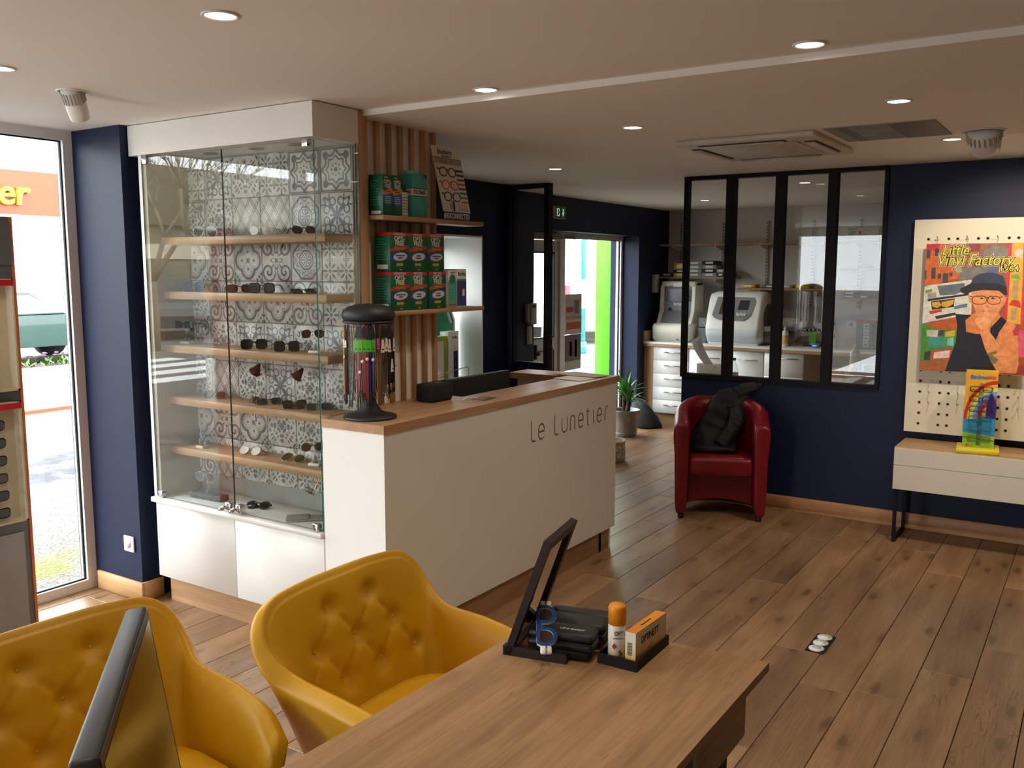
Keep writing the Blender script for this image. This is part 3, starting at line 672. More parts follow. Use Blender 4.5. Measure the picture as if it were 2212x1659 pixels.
p = thing('pouch', 'flat grey fabric pouch on the showcase floor', 'pouch', (-3.03, 2.88, .5555), .75)
MB().rbox(-.085, .085, -.04, .04, 0, .012, .006).build('body', mat('grey_felt', srgb(140, 138, 128), .9), p); MB().rbox(-.085, .02, -.042, .042, .011, .017, .004).build('flap', mat('grey_felt', srgb(140, 138, 128), .9), p)
# acrylic nose stands, some with glasses on them
ACR = glass('clear_acrylic', (.9, .93, .92), 1.49, k=2.0)
def nose_stand(loc, rz, label, bm_, scale=1.0):
    t = thing('nose_stand', label, 'stand', loc, rz, 'acrylic nose stands in the showcase')
    MB().rbox(-.028 * scale, .028 * scale, -.02, .02, 0, .014, .003).build('base', bm_, t)
    pr_ = [(.017, .014), (.019, .03), (.014, .04), (.008, .055), (.011, .075), (.006, .1), (.002, .11)]
    MB().lathe(pr_, 14).build('nose', ACR, t)
    return t
FROST = mat('frosted_acrylic', srgb(205, 208, 200), .2)
nose_stand((-3.90, 2.935, z[2]), .2, 'clear nose stand carrying black sunglasses on the third showcase shelf', FROST)
sunglasses('square', (-3.90, 2.915, z[2] + .075), .15, 'black sunglasses perched on a clear nose stand', FBLK, LDK, .003, .056, .036, temple=.1)
nose_stand((-2.98, 2.925, z[2]), .3, 'clear nose stand with brown glasses by the end glass, third shelf', FROST)
sunglasses('aviator', (-2.975, 2.905, z[2] + .07), .9, 'brown glasses perched on a stand by the end glass, third shelf', FBRN, LBR, .0015, .04, .036, temple=.08)
nose_stand((-3.77, 2.9, z[4]), .0, 'empty clear nose stand left on the fifth showcase shelf', mat('yellowed_acrylic', srgb(215, 205, 165), .25))
nose_stand((-2.99, 2.915, z[4]), .3, 'clear nose stand with tortoise glasses on the fifth showcase shelf', FROST)
sunglasses('round', (-2.985, 2.895, z[4] + .07), .9, 'tortoise glasses perched on a stand on the fifth showcase shelf', FBRN, LBR, .0018, .04, .038, temple=.08)
t = nose_stand((-3.72, 2.89, .5555), .05, 'dark slate block stand holding grey round glasses', ACR)
MB().rbox(-.11, .11, -.03, .03, .0, .03, .004).build('slate_block', mat('slate_stone', (.05, .05, .055), .7, var=.4, vscale=40, bmp=.6, bscale=60), t)
sunglasses('round', (-3.72, 2.87, .5555 + .09), .12, 'grey round glasses held above the slate block', FSIL, LGR, .0012, .052, .048, temple=.09)
def cone_stand(loc, label, ang):
    t = thing('cone_stand', label, 'stand', loc, ang, 'brown cone glasses stands in the showcase')
    LB = mat('brown_leather', srgb(84, 42, 28), .5)
    MB().lathe([(.036, 0), (.034, .004), (.012, .024), (.0, .028)], 20).build('base', LB, t)
    MB().tube([(0, 0, .024), (.0, 0, .1), (.004, 0, .15)], .0012, 5).build('wire', STEEL, t)
    M = Matrix.Translation((.0, 0, .145)) @ Matrix.Rotation(R(40), 4, 'Y')
    MB().lathe([(.03, 0), (.024, .004), (.006, .055), (.0, .058)], 16, M=M).build('cone', LB, t)
cone_stand((-3.43, 2.96, z[3]), 'brown leather cone stand mid fourth showcase shelf', 0.)
cone_stand((-3.11, 2.925, z[3]), 'dark brown cone stand with a tilted cap right on the fourth shelf', .3)
sunglasses('square', (-3.095, 2.9, z[3] + .004), 1.0, 'black sunglasses leaning on the right cone stand base', FBLK, LDK, .0024, .045, .036, tilt=-.4, open_=0)
# ================================================================ reception counter
XF, YN, YF = -2.445, 2.77, 4.89
ct = thing('reception_counter', 'white reception counter with oak top and engraved shop name', 'counter', (-2.6, 3.8, 0)); OFF = ct.location
b = MB().box(XF - .03, XF, YN + .03, YF - .01, .14, 1.028).box(-2.795, XF, YN, YN + .03, .14, 1.028)
b.build('front_panel', WHITE, ct, OFF)
MB().box(-3.06, XF - .03, YF - .16, YF - .13, 0.0, 1.028).box(-3.06, XF - .03, YF - .03, YF - .01, 0, 1.028).build('end_panel', WHITE, ct, OFF)
MB().box(-2.795, XF - .03, YN + .05, YF - .04, 0, .14).build('plinth', OAK, ct, OFF)
tp = MB()
poly = [(-2.795, YN - .004), (XF + .003, YN - .004), (XF + .003, YF + .02), (-3.10, YF + .02), (-3.10, 4.70), (-2.69, 4.70), (-2.69, 3.645), (-2.795, 3.645)]
n = len(poly); tp.add([(x, y, 1.028) for x, y in poly] + [(x, y, 1.065) for x, y in poly], [tuple(range(n - 1, -1, -1)), tuple(range(n, 2 * n))] + [(i, (i + 1) % n, n + (i + 1) % n, n + i) for i in range(n)])
tp.build('worktop', OAK, ct, OFF)
MB().box(-2.87, -2.795, 3.098, 3.645, 1.028, 1.065).build('worktop_strip', OAK, ct, OFF)
MB().box(-3.25, -2.49, 3.1, 4.7, .70, .735).build('inner_desk', OAK, ct, OFF)
# engraved lettering, stroke by stroke
ENG = mat('engraved_letter', srgb(120, 98, 72), .6)
def arc(cx, cz, rx, rz_, a0, a1, n=12): return [(cx + rx * math.cos(R(a0 + (a1 - a0) * i / n)), cz + rz_ * math.sin(R(a0 + (a1 - a0) * i / n))) for i in range(n + 1)]
def glyph(ch, x0, w, zb, h):
    rr = w / 2
    if ch == 'l': return [[(x0, zb + h * 1.33), (x0, zb + w * .55)] + arc(x0 + w * .55, zb + w * .55, w * .55, w * .55, 180, 270, 6) + [(x0 + w, zb)]]
    if ch == 'e': return [[(x0 + .004, zb + h * .5), (x0 + w, zb + h * .5), (x0 + w, zb + h - rr)] + arc(x0 + rr, zb + h - rr, rr, rr, 0, 180) + [(x0, zb + rr)] + arc(x0 + rr, zb + rr, rr, rr, 180, 320)]
    if ch == 'u': return [[(x0, zb + h), (x0, zb + rr)] + arc(x0 + rr, zb + rr, rr, rr, 180, 360) + [(x0 + w, zb + h)]]
    if ch == 'n': return [[(x0, zb), (x0, zb + h - rr)] + arc(x0 + rr, zb + h - rr, rr, rr, 180, 0) + [(x0 + w, zb)]]
    if ch == 't': return [[(x0 + w * .3, zb + h * 1.22), (x0 + w * .3, zb + w * .6)] + arc(x0 + w * .9, zb + w * .6, w * .6, w * .6, 180, 270, 6), [(x0 - w * .15, zb + h), (x0 + w, zb + h)]]
    if ch == 'i': return [[(x0, zb), (x0, zb + h)], [(x0, zb + h * 1.5), (x0, zb + h * 1.55)]]
    if ch == 'r': return [[(x0, zb), (x0, zb + h - w)] + arc(x0 + w, zb + h - w, w, w, 180, 90, 8)]
zb = .817; hh = .081
for ch, x0, w_ in (('l', 3.91, .04), ('e', 3.983, .056), ('l', 4.147, .038), ('u', 4.225, .058), ('n', 4.318, .05), ('e', 4.412, .053), ('t', 4.508, .027), ('i', 4.588, .0), ('e', 4.634, .055), ('r', 4.731, .036)):
    g = MB()
    for st in glyph(ch, x0, w_, zb, hh): g.tube([(XF + .0006, q[0], q[1]) for q in st], .0042, 6)
    for v_ in g.v: v_.x = XF + (v_.x - XF) * .25 + .0004
    g.build('letter_' + ch, ENG, ct, OFF)
# ================================================================ slatted wall panel with two shelves
sl = thing('slat_panel', 'white wall panel with vertical oak battens behind the counter', 'wall panel', (-2.87, 3.37, 1.065)); OFF = sl.location
MB().box(-2.90, -2.858, 3.1, 3.645, 1.066, 2.371).build('backing', mat('pale_backing', (.84, .81, .76), .6), sl, OFF)
for i in range(7): MB().rbox(-2.858, -2.84, 3.117 + i * .0833, 3.141 + i * .0833, 1.066, 2.371, .001, 1).build('batten', OAKZ, sl, OFF)
for zt in (1.943, 1.512): MB().rbox(-2.84, -2.717, 3.10, 3.878, zt - .02, zt, .001, 1).build('shelf', OAK, sl, OFF)
# ================================================================ consultation desk
dk = thing('consulting_desk', 'oak desk in the foreground with black metal legs', 'desk', (-.95, 1.1, 0)); OFF = dk.location
OAKD = wood('oak_desk', srgb(180, 143, 104), srgb(134, 99, 66), 1, .38, crack=1., knots=.3, vary=0.05)
poly = [(-1.30, .02), (-.640, .02), (-.630, 2.106), (-1.240, 2.062)]
tp = MB(); n = 4
tp.add([(x, y, .728) for x, y in poly] + [(x, y, .75) for x, y in poly], [tuple(range(n - 1, -1, -1)), tuple(range(n, 2 * n))] + [(i, (i + 1) % n, n + (i + 1) % n, n + i) for i in range(n)])
tp.build('desktop', OAKD, dk, OFF)
MB().box(-.668, -.634, 1.65, 1.95, .632, .728).box(-.668, -.638, .1, 1.25, .632, .728).build('apron', OAKD, dk, OFF)
MB().box(-1.25, -.668, 1.90, 1.935, .632, .728).box(-1.25, -1.22, .1, 1.9, .632, .728).build('rear_apron', OAKD, dk, OFF)
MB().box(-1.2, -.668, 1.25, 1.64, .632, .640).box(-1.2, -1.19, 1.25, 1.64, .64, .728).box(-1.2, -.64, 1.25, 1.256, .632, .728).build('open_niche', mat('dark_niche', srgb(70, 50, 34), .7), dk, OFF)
MB().box(-.664, -.634, 1.632, 1.65, .632, .728).build('niche_edge_strip', mat('aluminium_strip', srgb(150, 146, 136), .4, .5), dk, OFF)
for yy in (.25, 1.86):
    lg = MB(); M = Matrix.Translation((0, yy, 0))
    lg.box(-1.22, -1.17, -.02, .02, 0, .632, M=M).box(-.70, -.65, -.02, .02, 0, .632, M=M).box(-1.17, -.70, -.02, .02, 0, .03, M=M).box(-1.17, -.70, -.02, .02, .60, .632, M=M)
    lg.build('leg_frame', BLACK, dk, OFF)
t = thing('computer_tower', 'black computer tower under the right side of the desk', 'computer', (-.86, 1.55, 0))
MB().rbox(-.1, .1, -.22, .22, .0, .43, .008).build('case', BLKPL, t); MB().rbox(.1, .108, -.2, .06, .3, .32, .003).build('trim', STEEL, t)
# ---- monitor on the desk
t = thing('monitor', 'dark flat monitor seen from its edge in the foreground', 'monitor', (-1.118, .748, .75), R(49))
# local: x = screen normal, y = along width
M = Matrix.Translation((0, 0, .2)) @ Matrix.Rotation(R(-8), 4, 'Y')
MB().rbox(-.034, 0, -.25, .25, -.13, .19, .006, 2, M=M).build('housing', mat('monitor_shell', (.045, .045, .05), .5), t)
MB().box(0, .0015, -.244, .244, -.124, .184, M=M).build('bezel', BLKPL, t)
MB().box(.0015, .002, -.232, .232, -.108, .170, M=M).build('screen', mat('monitor_screen', (.02, .018, .012), .12), t)
MB().rbox(-.07, -.03, -.04, .04, .012, .22, .01).build('neck', BLKPL, t)
MB().rbox(-.13, .07, -.12, .12, 0, .014, .006).build('foot', BLKPL, t)
# ---- counter mirror
a12 = R(12)
t = thing('table_mirror', 'dark wood framed mirror leaning on the desk', 'mirror', (-1.199, 1.788, .75), a12)
DKW = wood('wenge_wood', srgb(44, 30, 30), srgb(28, 19, 19), 2, .45, crack=0)
M = Matrix.Rotation(math.atan2(.106, .302), 4, 'Y'); Hm, Wm, tk, fw = .322, .22, .018, .024
f = MB(); f.box(0, tk, 0, fw, 0, Hm, M=M).box(0, tk, Wm - fw, Wm, 0, Hm, M=M).box(0, tk, fw, Wm - fw, Hm - fw, Hm, M=M).box(0, tk, fw, Wm - fw, 0, fw, M=M)
f.build('frame', DKW, t)
MB().box(.004, .010, fw, Wm - fw, fw, Hm - fw, M=M).build('mirror_glass', mat('mirror_silver', (.85, .86, .86), .02, 1., var=0), t)
MB().box(.0, .003, .004, Wm - .004, .004, Hm - .004, M=M).build('backing', BLKPL, t)
MB().box(.0, .165, 0, .02, 0, .024).box(.0, .165, Wm - .02, Wm, 0, .024).box(.145, .165, .02, Wm - .02, 0, .012).build('base_rail', DKW, t)
# ---- spectacle cases lying in front of the mirror
CASE = mat('black_case', (.009, .009, .010), .5, bmp=.15, bscale=400)
def gcase(loc, rz, L, W, H, label, txt=None):
    t = thing('spectacle_case', label, 'glasses case', loc, rz, 'spectacle cases by the mirror')
    MB().rbox(-L / 2, L / 2, -W / 2, W / 2, 0, H * .48, .014, 3).build('shell_bottom', CASE, t)
    lid = MB().rbox(-L / 2, L / 2, -W / 2, W / 2, H * .46, H, .016, 3).build('lid', CASE, t)
    MB().rbox(-L / 2 + .001, L / 2 - .001, -W / 2 - .0006, W / 2 + .0006, H * .46, H * .49, .001, 1).build('seam', BLKPL, t)
    if txt: text(txt, .011, face_m((.025, -.006, H + .0004), (1, 0, 0), (0, 1, 0)), mat('white_print', (.7, .7, .7), .5), lid, shear=.2)
    return t
gcase((-1.075, 1.872, .775), .24, .17, .07, .045, 'front black spectacle case printed BOOST by the mirror', 'LENS BOOST')
gcase((-1.09, 1.955, .765), .26, .175, .075, .05, 'middle black spectacle case behind the blue glasses')
gcase((-1.10, 2.01, .751), .26, .17, .05, .065, 'tall rounded black case at the back by the mirror')
MB().rbox(-.075, .075, -.03, .03, 0, .024, .006, 1).build('case_support', CASE, bpy.data.objects['spectacle_case'], loc=(0, 0, -.0245))
# ---- blue and white demo glasses resting on the cases
h = Vector((-.53, .848, 0)); ph = R(38); upv = (h * math.cos(ph) + Vector((0, 0, 1)) * math.sin(ph)).normalized(); rgt = Vector((.848, .53, 0)); nn = rgt.cross(upv)
t = thing('demo_glasses', 'blue and white cat eye lens demonstrator lying on the cases', 'display prop', (-1.103, 1.835, .832))
M0 = Matrix(((rgt.x, -nn.x, upv.x, 0), (rgt.y, -nn.y, upv.y, 0), (rgt.z, -nn.z, upv.z, 0), (0, 0, 0, 1)))
def cateye(s, grow=0.):
    pts = []
    base = [(-.022, .008), (-.024, .03), (-.022, .05), (-.012, .056), (.006, .055), (.02, .047), (.0275, .034), (.027, .022), (.02, .012), (.006, .005), (-.010, .004)]
    for x, z_ in base:
        cx, cz = 0., .03
        pts.append((cx + (x - cx) * (1 + grow), s * (cz + (z_ - cz) * (1 + grow))))
    return pts
WP = mat('white_acrylic', (.8, .77, .70), .3); BP = mat('blue_print', srgb(14, 62, 128), .6, spec=.2)
body = MB()
for s_ in (1, -1):
    ou, inn = cateye(s_), cateye(s_, -.34); n = len(ou)
    for d0, d1, mm in ((.0, .009, 0),):
        vs = [(p[0], d0, p[1]) for p in ou] + [(p[0], d0, p[1]) for p in inn] + [(p[0], d1, p[1]) for p in ou] + [(p[0], d1, p[1]) for p in inn]
        fs = []
        for i in range(n):
            j = (i + 1) % n
            fs += [(i, j, n + j, n + i), (2 * n + i, 3 * n + i, 3 * n + j, 2 * n + j), (i, 2 * n + i, 2 * n + j, j), (n + i, n + j, 3 * n + j, 3 * n + i)]
        body.add(vs, fs, 0, False, M0)
        o_ = len(body.f)
        for q in range(len(body.f) - len(fs), len(body.f), 4): body.mi[q] = 1
body.box(-.023, -.010, .0, .009, -.012, .012, 0, M0).box(-.0225, -.0105, -.0004, 0, -.012, .012, 1, M0)
body.build('cat_eye_frame', [WP, BP], t)
for s_ in (1, -1): MB().prism(cateye(s_, -.36), .004, .006, M=M0).build('tinted_lens', lensmat('lens_plum', srgb(52, 36, 40)), t)
tb = MB().rbox(-.014, .014, .001, .009, .054, .07, .004, 2, M=M0).build('tab', WP, t)
tb2 = MB().rbox(-.014, .014, .001, .009, -.076, -.054, .004, 2, M=M0).build('tab', WP, t)
text('HOYA', .008, M0 @ face_m((.0, .0004, -.066), (0, 0, -1), (1, 0, 0)), BP, tb2)
text('HOYA', .006, M0 @ face_m((.0, .0004, .0625), (0, 0, -1), (1, 0, 0)), BP, tb)
# ---- tray with lens spray and wipes box
t = thing('product_tray', 'small black tray holding lens cleaner', 'tray', (-.98, 1.874, .75), R(1))
MB().box(0, .105, 0, .195, 0, .006).build('base', BLACK, t)
f = MB(); f.box(0, .105, 0, .004, .006, .026).box(0, .105, .191, .195, .006, .026).box(0, .004, .004, .191, .006, .026).box(.101, .105, .004, .191, .006, .026); f.build('rim', BLACK, t)
def grad_print(name, hi, lo, sc_, axis=2):
    m, nt, b = newmat(name); c = xyz(nt); f_ = (c[axis] * sc_).ss(0, 1)
    nt.links.new(mixc(nt, f_, hi, lo), b.inputs['Base Color']); b.inputs['Roughness'].default_value = .4; return m
t = thing('lens_spray', 'white and orange lens cleaner spray can in the tray', 'spray can', (-.944, 1.906, .7565))
OC = mat('orange_cap', srgb(236, 150, 20), .4)
MB().lathe([(.0195, 0), (.0215, .002), (.0215, .091), (.0195, .094)], 24).build('can', grad_print('spray_label', (.82, .5, .08), (.80, .77, .70), 22), t)
cp = MB().lathe([(.0218, .092), (.0218, .132), (.019, .139), (.0, .141)], 24).build('cap', OC, t)
DKP = mat('dark_print', (.03, .025, .02), .6)
MB().lathe([(.0217, .002), (.0217, .078)], 24, cap=False).build('label_band', OC, t).hide_render = False
for o_ in list(t.children):
    if o_.name.startswith('label_band'): bpy.data.objects.remove(o_)
rv = Vector((.85, .53, 0)); fv = Vector((.53, -.85, 0))
text('OPTI', .0155, face_m(fv * .0222 + rv * .004 + Vector((0, 0, .073)), rv, (0, 0, 1)), DKP, t, sx=.75)
text('NETTOYANT LUNETTES', .0036, face_m(fv * .0222 + rv * .002 + Vector((0, 0, .061)), rv, (0, 0, 1)), DKP, t, sx=.7)
MB().prism([(-.006, 0), (0, .008), (.006, 0), (0, -.008)], 0, .0004, M=face_m(fv * .0221 + rv * -.008 + Vector((0, 0, .042)), rv, (0, 0, 1)) @ FLIP).build('hazard_mark', mat('print_red', srgb(190, 70, 60), .6), t)
MB().tube([fv * .0222 + rv * .006 + Vector((0, 0, .032)), fv * .0222 + rv * .006 + Vector((0, 0, .012))], .0012, 5).tube([fv * .0222 + rv * .002 + Vector((0, 0, .028)), fv * .0222 + rv * .012 + Vector((0, 0, .022))], .0012, 5).build('glasses_mark', DKP, t)
t = thing('wipes_box', 'orange and white OPTINETT lens wipes box in the tray', 'box', (-.915, 1.893, .7565), R(-2))
MB().box(0, .028, 0, .165, 0, .082).build('carton', grad_print('wipes_label', (.85, .53, .10), (.84, .79, .66), 14), t)
MB().box(0, .028, 0, .165, .082, .0824).build('top_print', OC, t)
text('OPTINETT', .026, PX((.0284, .075, .055)), DKP, t, sx=.78, shear=.05)
text('lingettes nettoyantes', .006, face_m((.014, .08, .0828), (0, 1, 0), (-1, 0, 0)), DKP, t)
MB().tube([(.0284, .06, .034), (.0284, .085, .036), (.0284, .08, .012), (.0284, .063, .01), (.0284, .06, .034)], .0012, 5).tube([(.0284, .066, .03), (.0284, .09, .02)], .0012, 5).build('glasses_mark', mat('print_orange', srgb(215, 130, 85), .6), t)
bc = MB()
for i in range(12): bc.box(.006, .019, -.0004, 0, .024 + i * .0027, .0252 + i * .0027 + (i % 3) * .0004)
o = bc.build('barcode', DKP, t); o['kind'] = 'stuff'
# ================================================================ tufted yellow armchairs
LEA = mat('mustard_leather', srgb(204, 154, 16), .42, spec=.45, var=.05, vscale=5, bmp=.08, bscale=500)
def catmull(P, n):
    out = []; N = len(P)
    for i in range(N - 1):
        p0, p1, p2, p3 = P[max(i - 1, 0)], P[i], P[i + 1], P[min(i + 2, N - 1)]
        for k in range(n):
            t = k / n; out.append(.5 * ((2 * p1) + (p2 - p0) * t + (2 * p0 - 5 * p1 + 4 * p2 - p3) * t * t + (3 * p1 - p0 - 3 * p2 + p3) * t ** 3))
    out.append(P[-1]); return out
def armchair(loc, rz, label):
    t = thing('armchair', label, 'armchair', loc, rz, 'mustard armchairs at the desk')
    half = [((-.205, 0), (-.312, 0, .83)), ((-.203, .11), (-.312, .14, .828)), ((-.195, .18), (-.308, .245, .812)), ((-.178, .225), (-.288, .294, .765)), ((-.145, .245), (-.25, .300, .70)), ((-.09, .252), (-.175, .282, .655)), ((.02, .256), (-.03, .285, .640)), ((.11, .25), (.09, .280, .618)), ((.165, .24), (.158, .268, .575))]
    cols = [((b[0], -b[1]), (q[0], -q[1], q[2])) for b, q in reversed(half[1:])] + half
    rows = []
    th = .062
    for (bx, by), (tx, ty, tz) in cols:
        B = Vector((bx, by, .43)); T = Vector((tx, ty, tz)); out = Vector((tx - .02, ty, 0)); 
        out = Vector((bx if abs(bx) > .12 and abs(by) < .24 else min(bx, 0) * .6, by, 0)).normalized()
        if bx > .2: out = (out + Vector((.35, 0, 0))).normalized()
        bot = Vector((bx * .72 - .0, by * .70, .335))
        mid = B.lerp(T, .5); 
        prof = [Vector((B.x * .9, B.y * .9, .40)), B, B.lerp(T, .33), B.lerp(T, .62), B.lerp(T, .85) + out * .006, T + out * .016 - Vector((0, 0, .006)), T + out * th * .55 + Vector((0, 0, .006)), T + out * th - Vector((0, 0, .022)), B.lerp(T, .75) + out * th * 1.05, B.lerp(T, .35) + out * th * .95, B + out * th * .55 - Vector((0, 0, .04)), bot, bot * .8 + Vector((0, 0, .335 * .2 - .01))]
        rows.append(catmull(prof, 5))
    nP = len(rows[0]); fine = []
    colsf = [catmull([r[j] for r in rows], 6) for j in range(nP)]
    nC = len(colsf[0]); G = [[colsf[j][i].copy() for j in range(nP)] for i in range(nC)]
    # tufting on the inner back
    arcs = [0.]
    jm = 12
    for i in range(1, nC): arcs.append(arcs[-1] + (G[i][jm] - G[i - 1][jm]).length)
    mid_ = arcs[nC // 2]
    dx, dz = .15, .098
    btn = []
    for zz, xs in ((.748, (-.075, .075)), (.65, (-.15, 0., .15)), (.552, (-.225, -.075, .075, .225))):
        for q in xs: btn.append((q, zz))
    segs = [(p, q) for p in btn for q in btn if q[1] < p[1] - .01 and abs(p[1] - q[1]) < dz * 1.1 and abs(p[0] - q[0]) < dx * .7]
    def disp(s, z_):
        d = 0.
        for bx_, bz_ in btn:
            r2 = (s - bx_) ** 2 + (z_ - bz_) ** 2; d = max(d, .022 * math.exp(-r2 / (2 * .019 ** 2)))
        for (p, q) in segs:
            vx, vz = q[0] - p[0], q[1] - p[1]; L2 = vx * vx + vz * vz
            tt = min(1, max(0, ((s - p[0]) * vx + (z_ - p[1]) * vz) / L2)); r2 = (s - p[0] - vx * tt) ** 2 + (z_ - p[1] - vz * tt) ** 2
            d = max(d, .006 * math.exp(-r2 / (2 * .006 ** 2)))
        return d
    pos = {}
    NR = 28  # refine inner part
    b = MB(); base = []
    for i in range(nC):
        col = G[i]; inner = col[:26]; outer = col[26:]
        ref = []
        for k in range(70):
            u = k / 69 * 25; a_ = int(min(u, 24)); ref.append(inner[a_].lerp(inner[a_ + 1], u - a_))
        base.append(ref + outer)
    # refine columns in the back region
    cf = []; sf = []
    for i in range(nC - 1):
        m_ = 3 if abs(arcs[i] - mid_) < .36 else 1
        for k in range(m_):
            cf.append([base[i][j].lerp(base[i + 1][j], k / m_) for j in range(len(base[0]))]); sf.append(arcs[i] + (arcs[i + 1] - arcs[i]) * k / m_ - mid_)
    cf.append(base[-1]); sf.append(arcs[-1] - mid_)
    for i, c_ in enumerate(cf):
        if abs(sf[i]) > .42: continue
        for j in range(8, 68):
            p = c_[j]; d = disp(sf[i], p.z)
            puff = .006 * math.cos(max(-1, min(1, sf[i] / .36)) * math.pi / 2)
            outn = Vector((p.x + .0, p.y * .9, 0)).normalized()
            c_[j] = p + outn * (d - puff)
    b.ring(cf, closed=False, m=0, smooth=True, cap=False)
    # arm end caps
    for c_ in (cf[0], cf[-1]):
        cen = sum(c_, Vector()) / len(c_); rg_ = [[cen + (p - cen) * k_ + Vector((o_, 0, 0)) for p in c_] for k_, o_ in ((1, 0), (.93, .014), (.75, .026), (.4, .034), (.02, .036))]
        b.ring(rg_, True, 0, True, False)
    b.build('shell', LEA, t)
    for q, zz in btn:
        i = min(range(len(sf)), key=lambda i_: abs(sf[i_] - q)); j = min(range(8, 68), key=lambda j_: abs(cf[i][j_].z - zz)); p = cf[i][j]; outn = Vector((p.x, p.y * .9, 0)).normalized()
        M = Matrix.Translation(p - outn * .001) @ (-outn).to_track_quat('Z', 'Y').to_matrix().to_4x4()
        MB().lathe([(.007, -.001), (.006, .0015), (.0, .0025)], 10, M=M).build('button', LEA, t)
    # seat cushion
    sb = MB(); N = 22; ring = []
    for lv, (zz, k) in enumerate(((.395, .93), (.42, 1.), (.462, 1.), (.482, .95), (.49, .8), (.493, .5), (.494, .15))):
        ring.append([Vector((-.005 + math.copysign(abs(math.cos(a_)) ** .6, math.cos(a_)) * .20 * k, math.copysign(abs(math.sin(a_)) ** .6, math.sin(a_)) * .245 * k, zz)) for a_ in [2 * math.pi * i / N for i in range(N)]])
    sb.ring(ring, True, 0, True); sb.build('seat_cushion', LEA, t)
    MB().cyl((0, 0, .06), (0, 0, .345), .025, n=14).cyl((0, 0, .3), (0, 0, .345), .09, .12, n=18).build('column', BLKPL, t)
    for i in range(5):
        a_ = R(72 * i + 20); c_, s_ = math.cos(a_), math.sin(a_)
        lg = MB().tube([(0, 0, .075), (c_ * .16, s_ * .16, .066), (c_ * .29, s_ * .29, .05)], [.022, .018, .013], 8).build('base_leg', BLKPL, t)
        MB().cyl((c_ * .29, s_ * .29, .0), (c_ * .29, s_ * .29, .05), .022, n=12).build('glide', BLKPL, lg)
    return t
armchair((-1.49, 1.862, 0), R(0), 'mustard tufted leather armchair beside the counter mirror')
armchair((-1.81, 1.145, 0), R(-4), 'mustard tufted leather armchair at the left behind the monitor')
# ================================================================ cord carousel on the counter
t = thing('cord_carousel', 'black revolving stand hung with glasses cords on the counter', 'display stand', (-2.635, 2.90, 1.0655))
BLM = mat('matt_black', (.014, .014, .015), .55, var=.1)
MB().lathe([(.114, 0), (.116, .006), (.111, .012), (.088, .016), (.05, .03), (.03, .06), (.02, .1), (.016, .16), (.016, .42)], 36).build('base', BLM, t)
MB().lathe([(.055, .418), (.1, .42), (.112, .43), (.115, .445), (.109, .462), (.09, .478), (.055, .489), (0, .493)], 36).build('cap', BLM, t)
MB().lathe([(.1, .408), (.108, .41), (.108, .420), (.05, .42)], 28).build('hook_ring', BLM, t)
rr = random.Random(5)
cols = dict(lime=(150, 190, 60), red=(170, 25, 45), purple=(70, 45, 90), pink=(225, 80, 130), grey=(130, 120, 125), crimson=(190, 20, 60), navy=(40, 40, 110), brown=(46, 24, 20), black=(14, 12, 12), olive=(110, 120, 70), taupe=(150, 120, 110))
CM = {k_: mat('cord_' + k_, srgb(*v_), .7) for k_, v_ in cols.items()}
def cord(a, col, L, r=.0018, rad=.106, z0=.405, tip='black'):
    c_, s_ = math.cos(a), math.sin(a); b = MB(); w_ = .004
    tx, ty = -s_, c_
    jx = rr.uniform(-.004, .004)
    for sg in (-1, 1):
        b.tube([(c_ * rad, s_ * rad, z0), (c_ * rad + tx * w_ * sg, s_ * rad + ty * w_ * sg, z0 - .05), (c_ * (rad + .004) + tx * (w_ * .8 * sg + jx), s_ * (rad + .004) + ty * (w_ * .8 * sg + jx), z0 - L * .6), (c_ * (rad + .002) + tx * (w_ * sg + jx), s_ * (rad + .002) + ty * (w_ * sg + jx), z0 - L)], r, 5)
    o = b.build('cord', CM[col], t)
    q = MB()
    for sg in (-1, 1): q.tube([(c_ * (rad + .002) + tx * (w_ * sg + jx), s_ * (rad + .002) + ty * (w_ * sg + jx), z0 - L), (c_ * (rad + .003) + tx * (w_ * 1.3 * sg + jx), s_ * (rad + .003) + ty * (w_ * 1.3 * sg + jx), z0 - L - .03)], [.0024, .0018], 5)
    q.build('cord_end', CM[tip], o)
# angles seen from the camera (camera lies towards about -47 deg)
ca0 = math.atan2(-2.9, 2.635)
seq1 = ['lime', 'red', 'brown', 'black', 'purple', 'olive', 'grey']
seq2 = ['pink', 'taupe', 'grey', 'red', 'crimson', 'navy', 'navy', 'grey']
for i, c_ in enumerate(seq1): cord(ca0 + R(-78 + i * 7), c_, .26 + rr.uniform(0, .06), .002)
for i, c_ in enumerate(seq2): cord(ca0 + R(-24 + i * 5.2), c_, .27 + rr.uniform(0, .05), .0022)
for i in range(12): cord(ca0 + R(28 + i * 4.2), 'brown', .25 + rr.uniform(-.01, .05), .0022, tip='taupe' if i % 2 else 'black')
for i in range(8): cord(ca0 + R(110 + i * 18), rr.choice(['black', 'navy', 'grey']), .28, .002)
TG = {'green': mat('tag_green', srgb(80, 175, 40), .5), 'cream': mat('tag_cream', srgb(225, 215, 195), .6), 'pinkt': mat('tag_pink', srgb(225, 60, 150), .5), 'blackt': BLM}
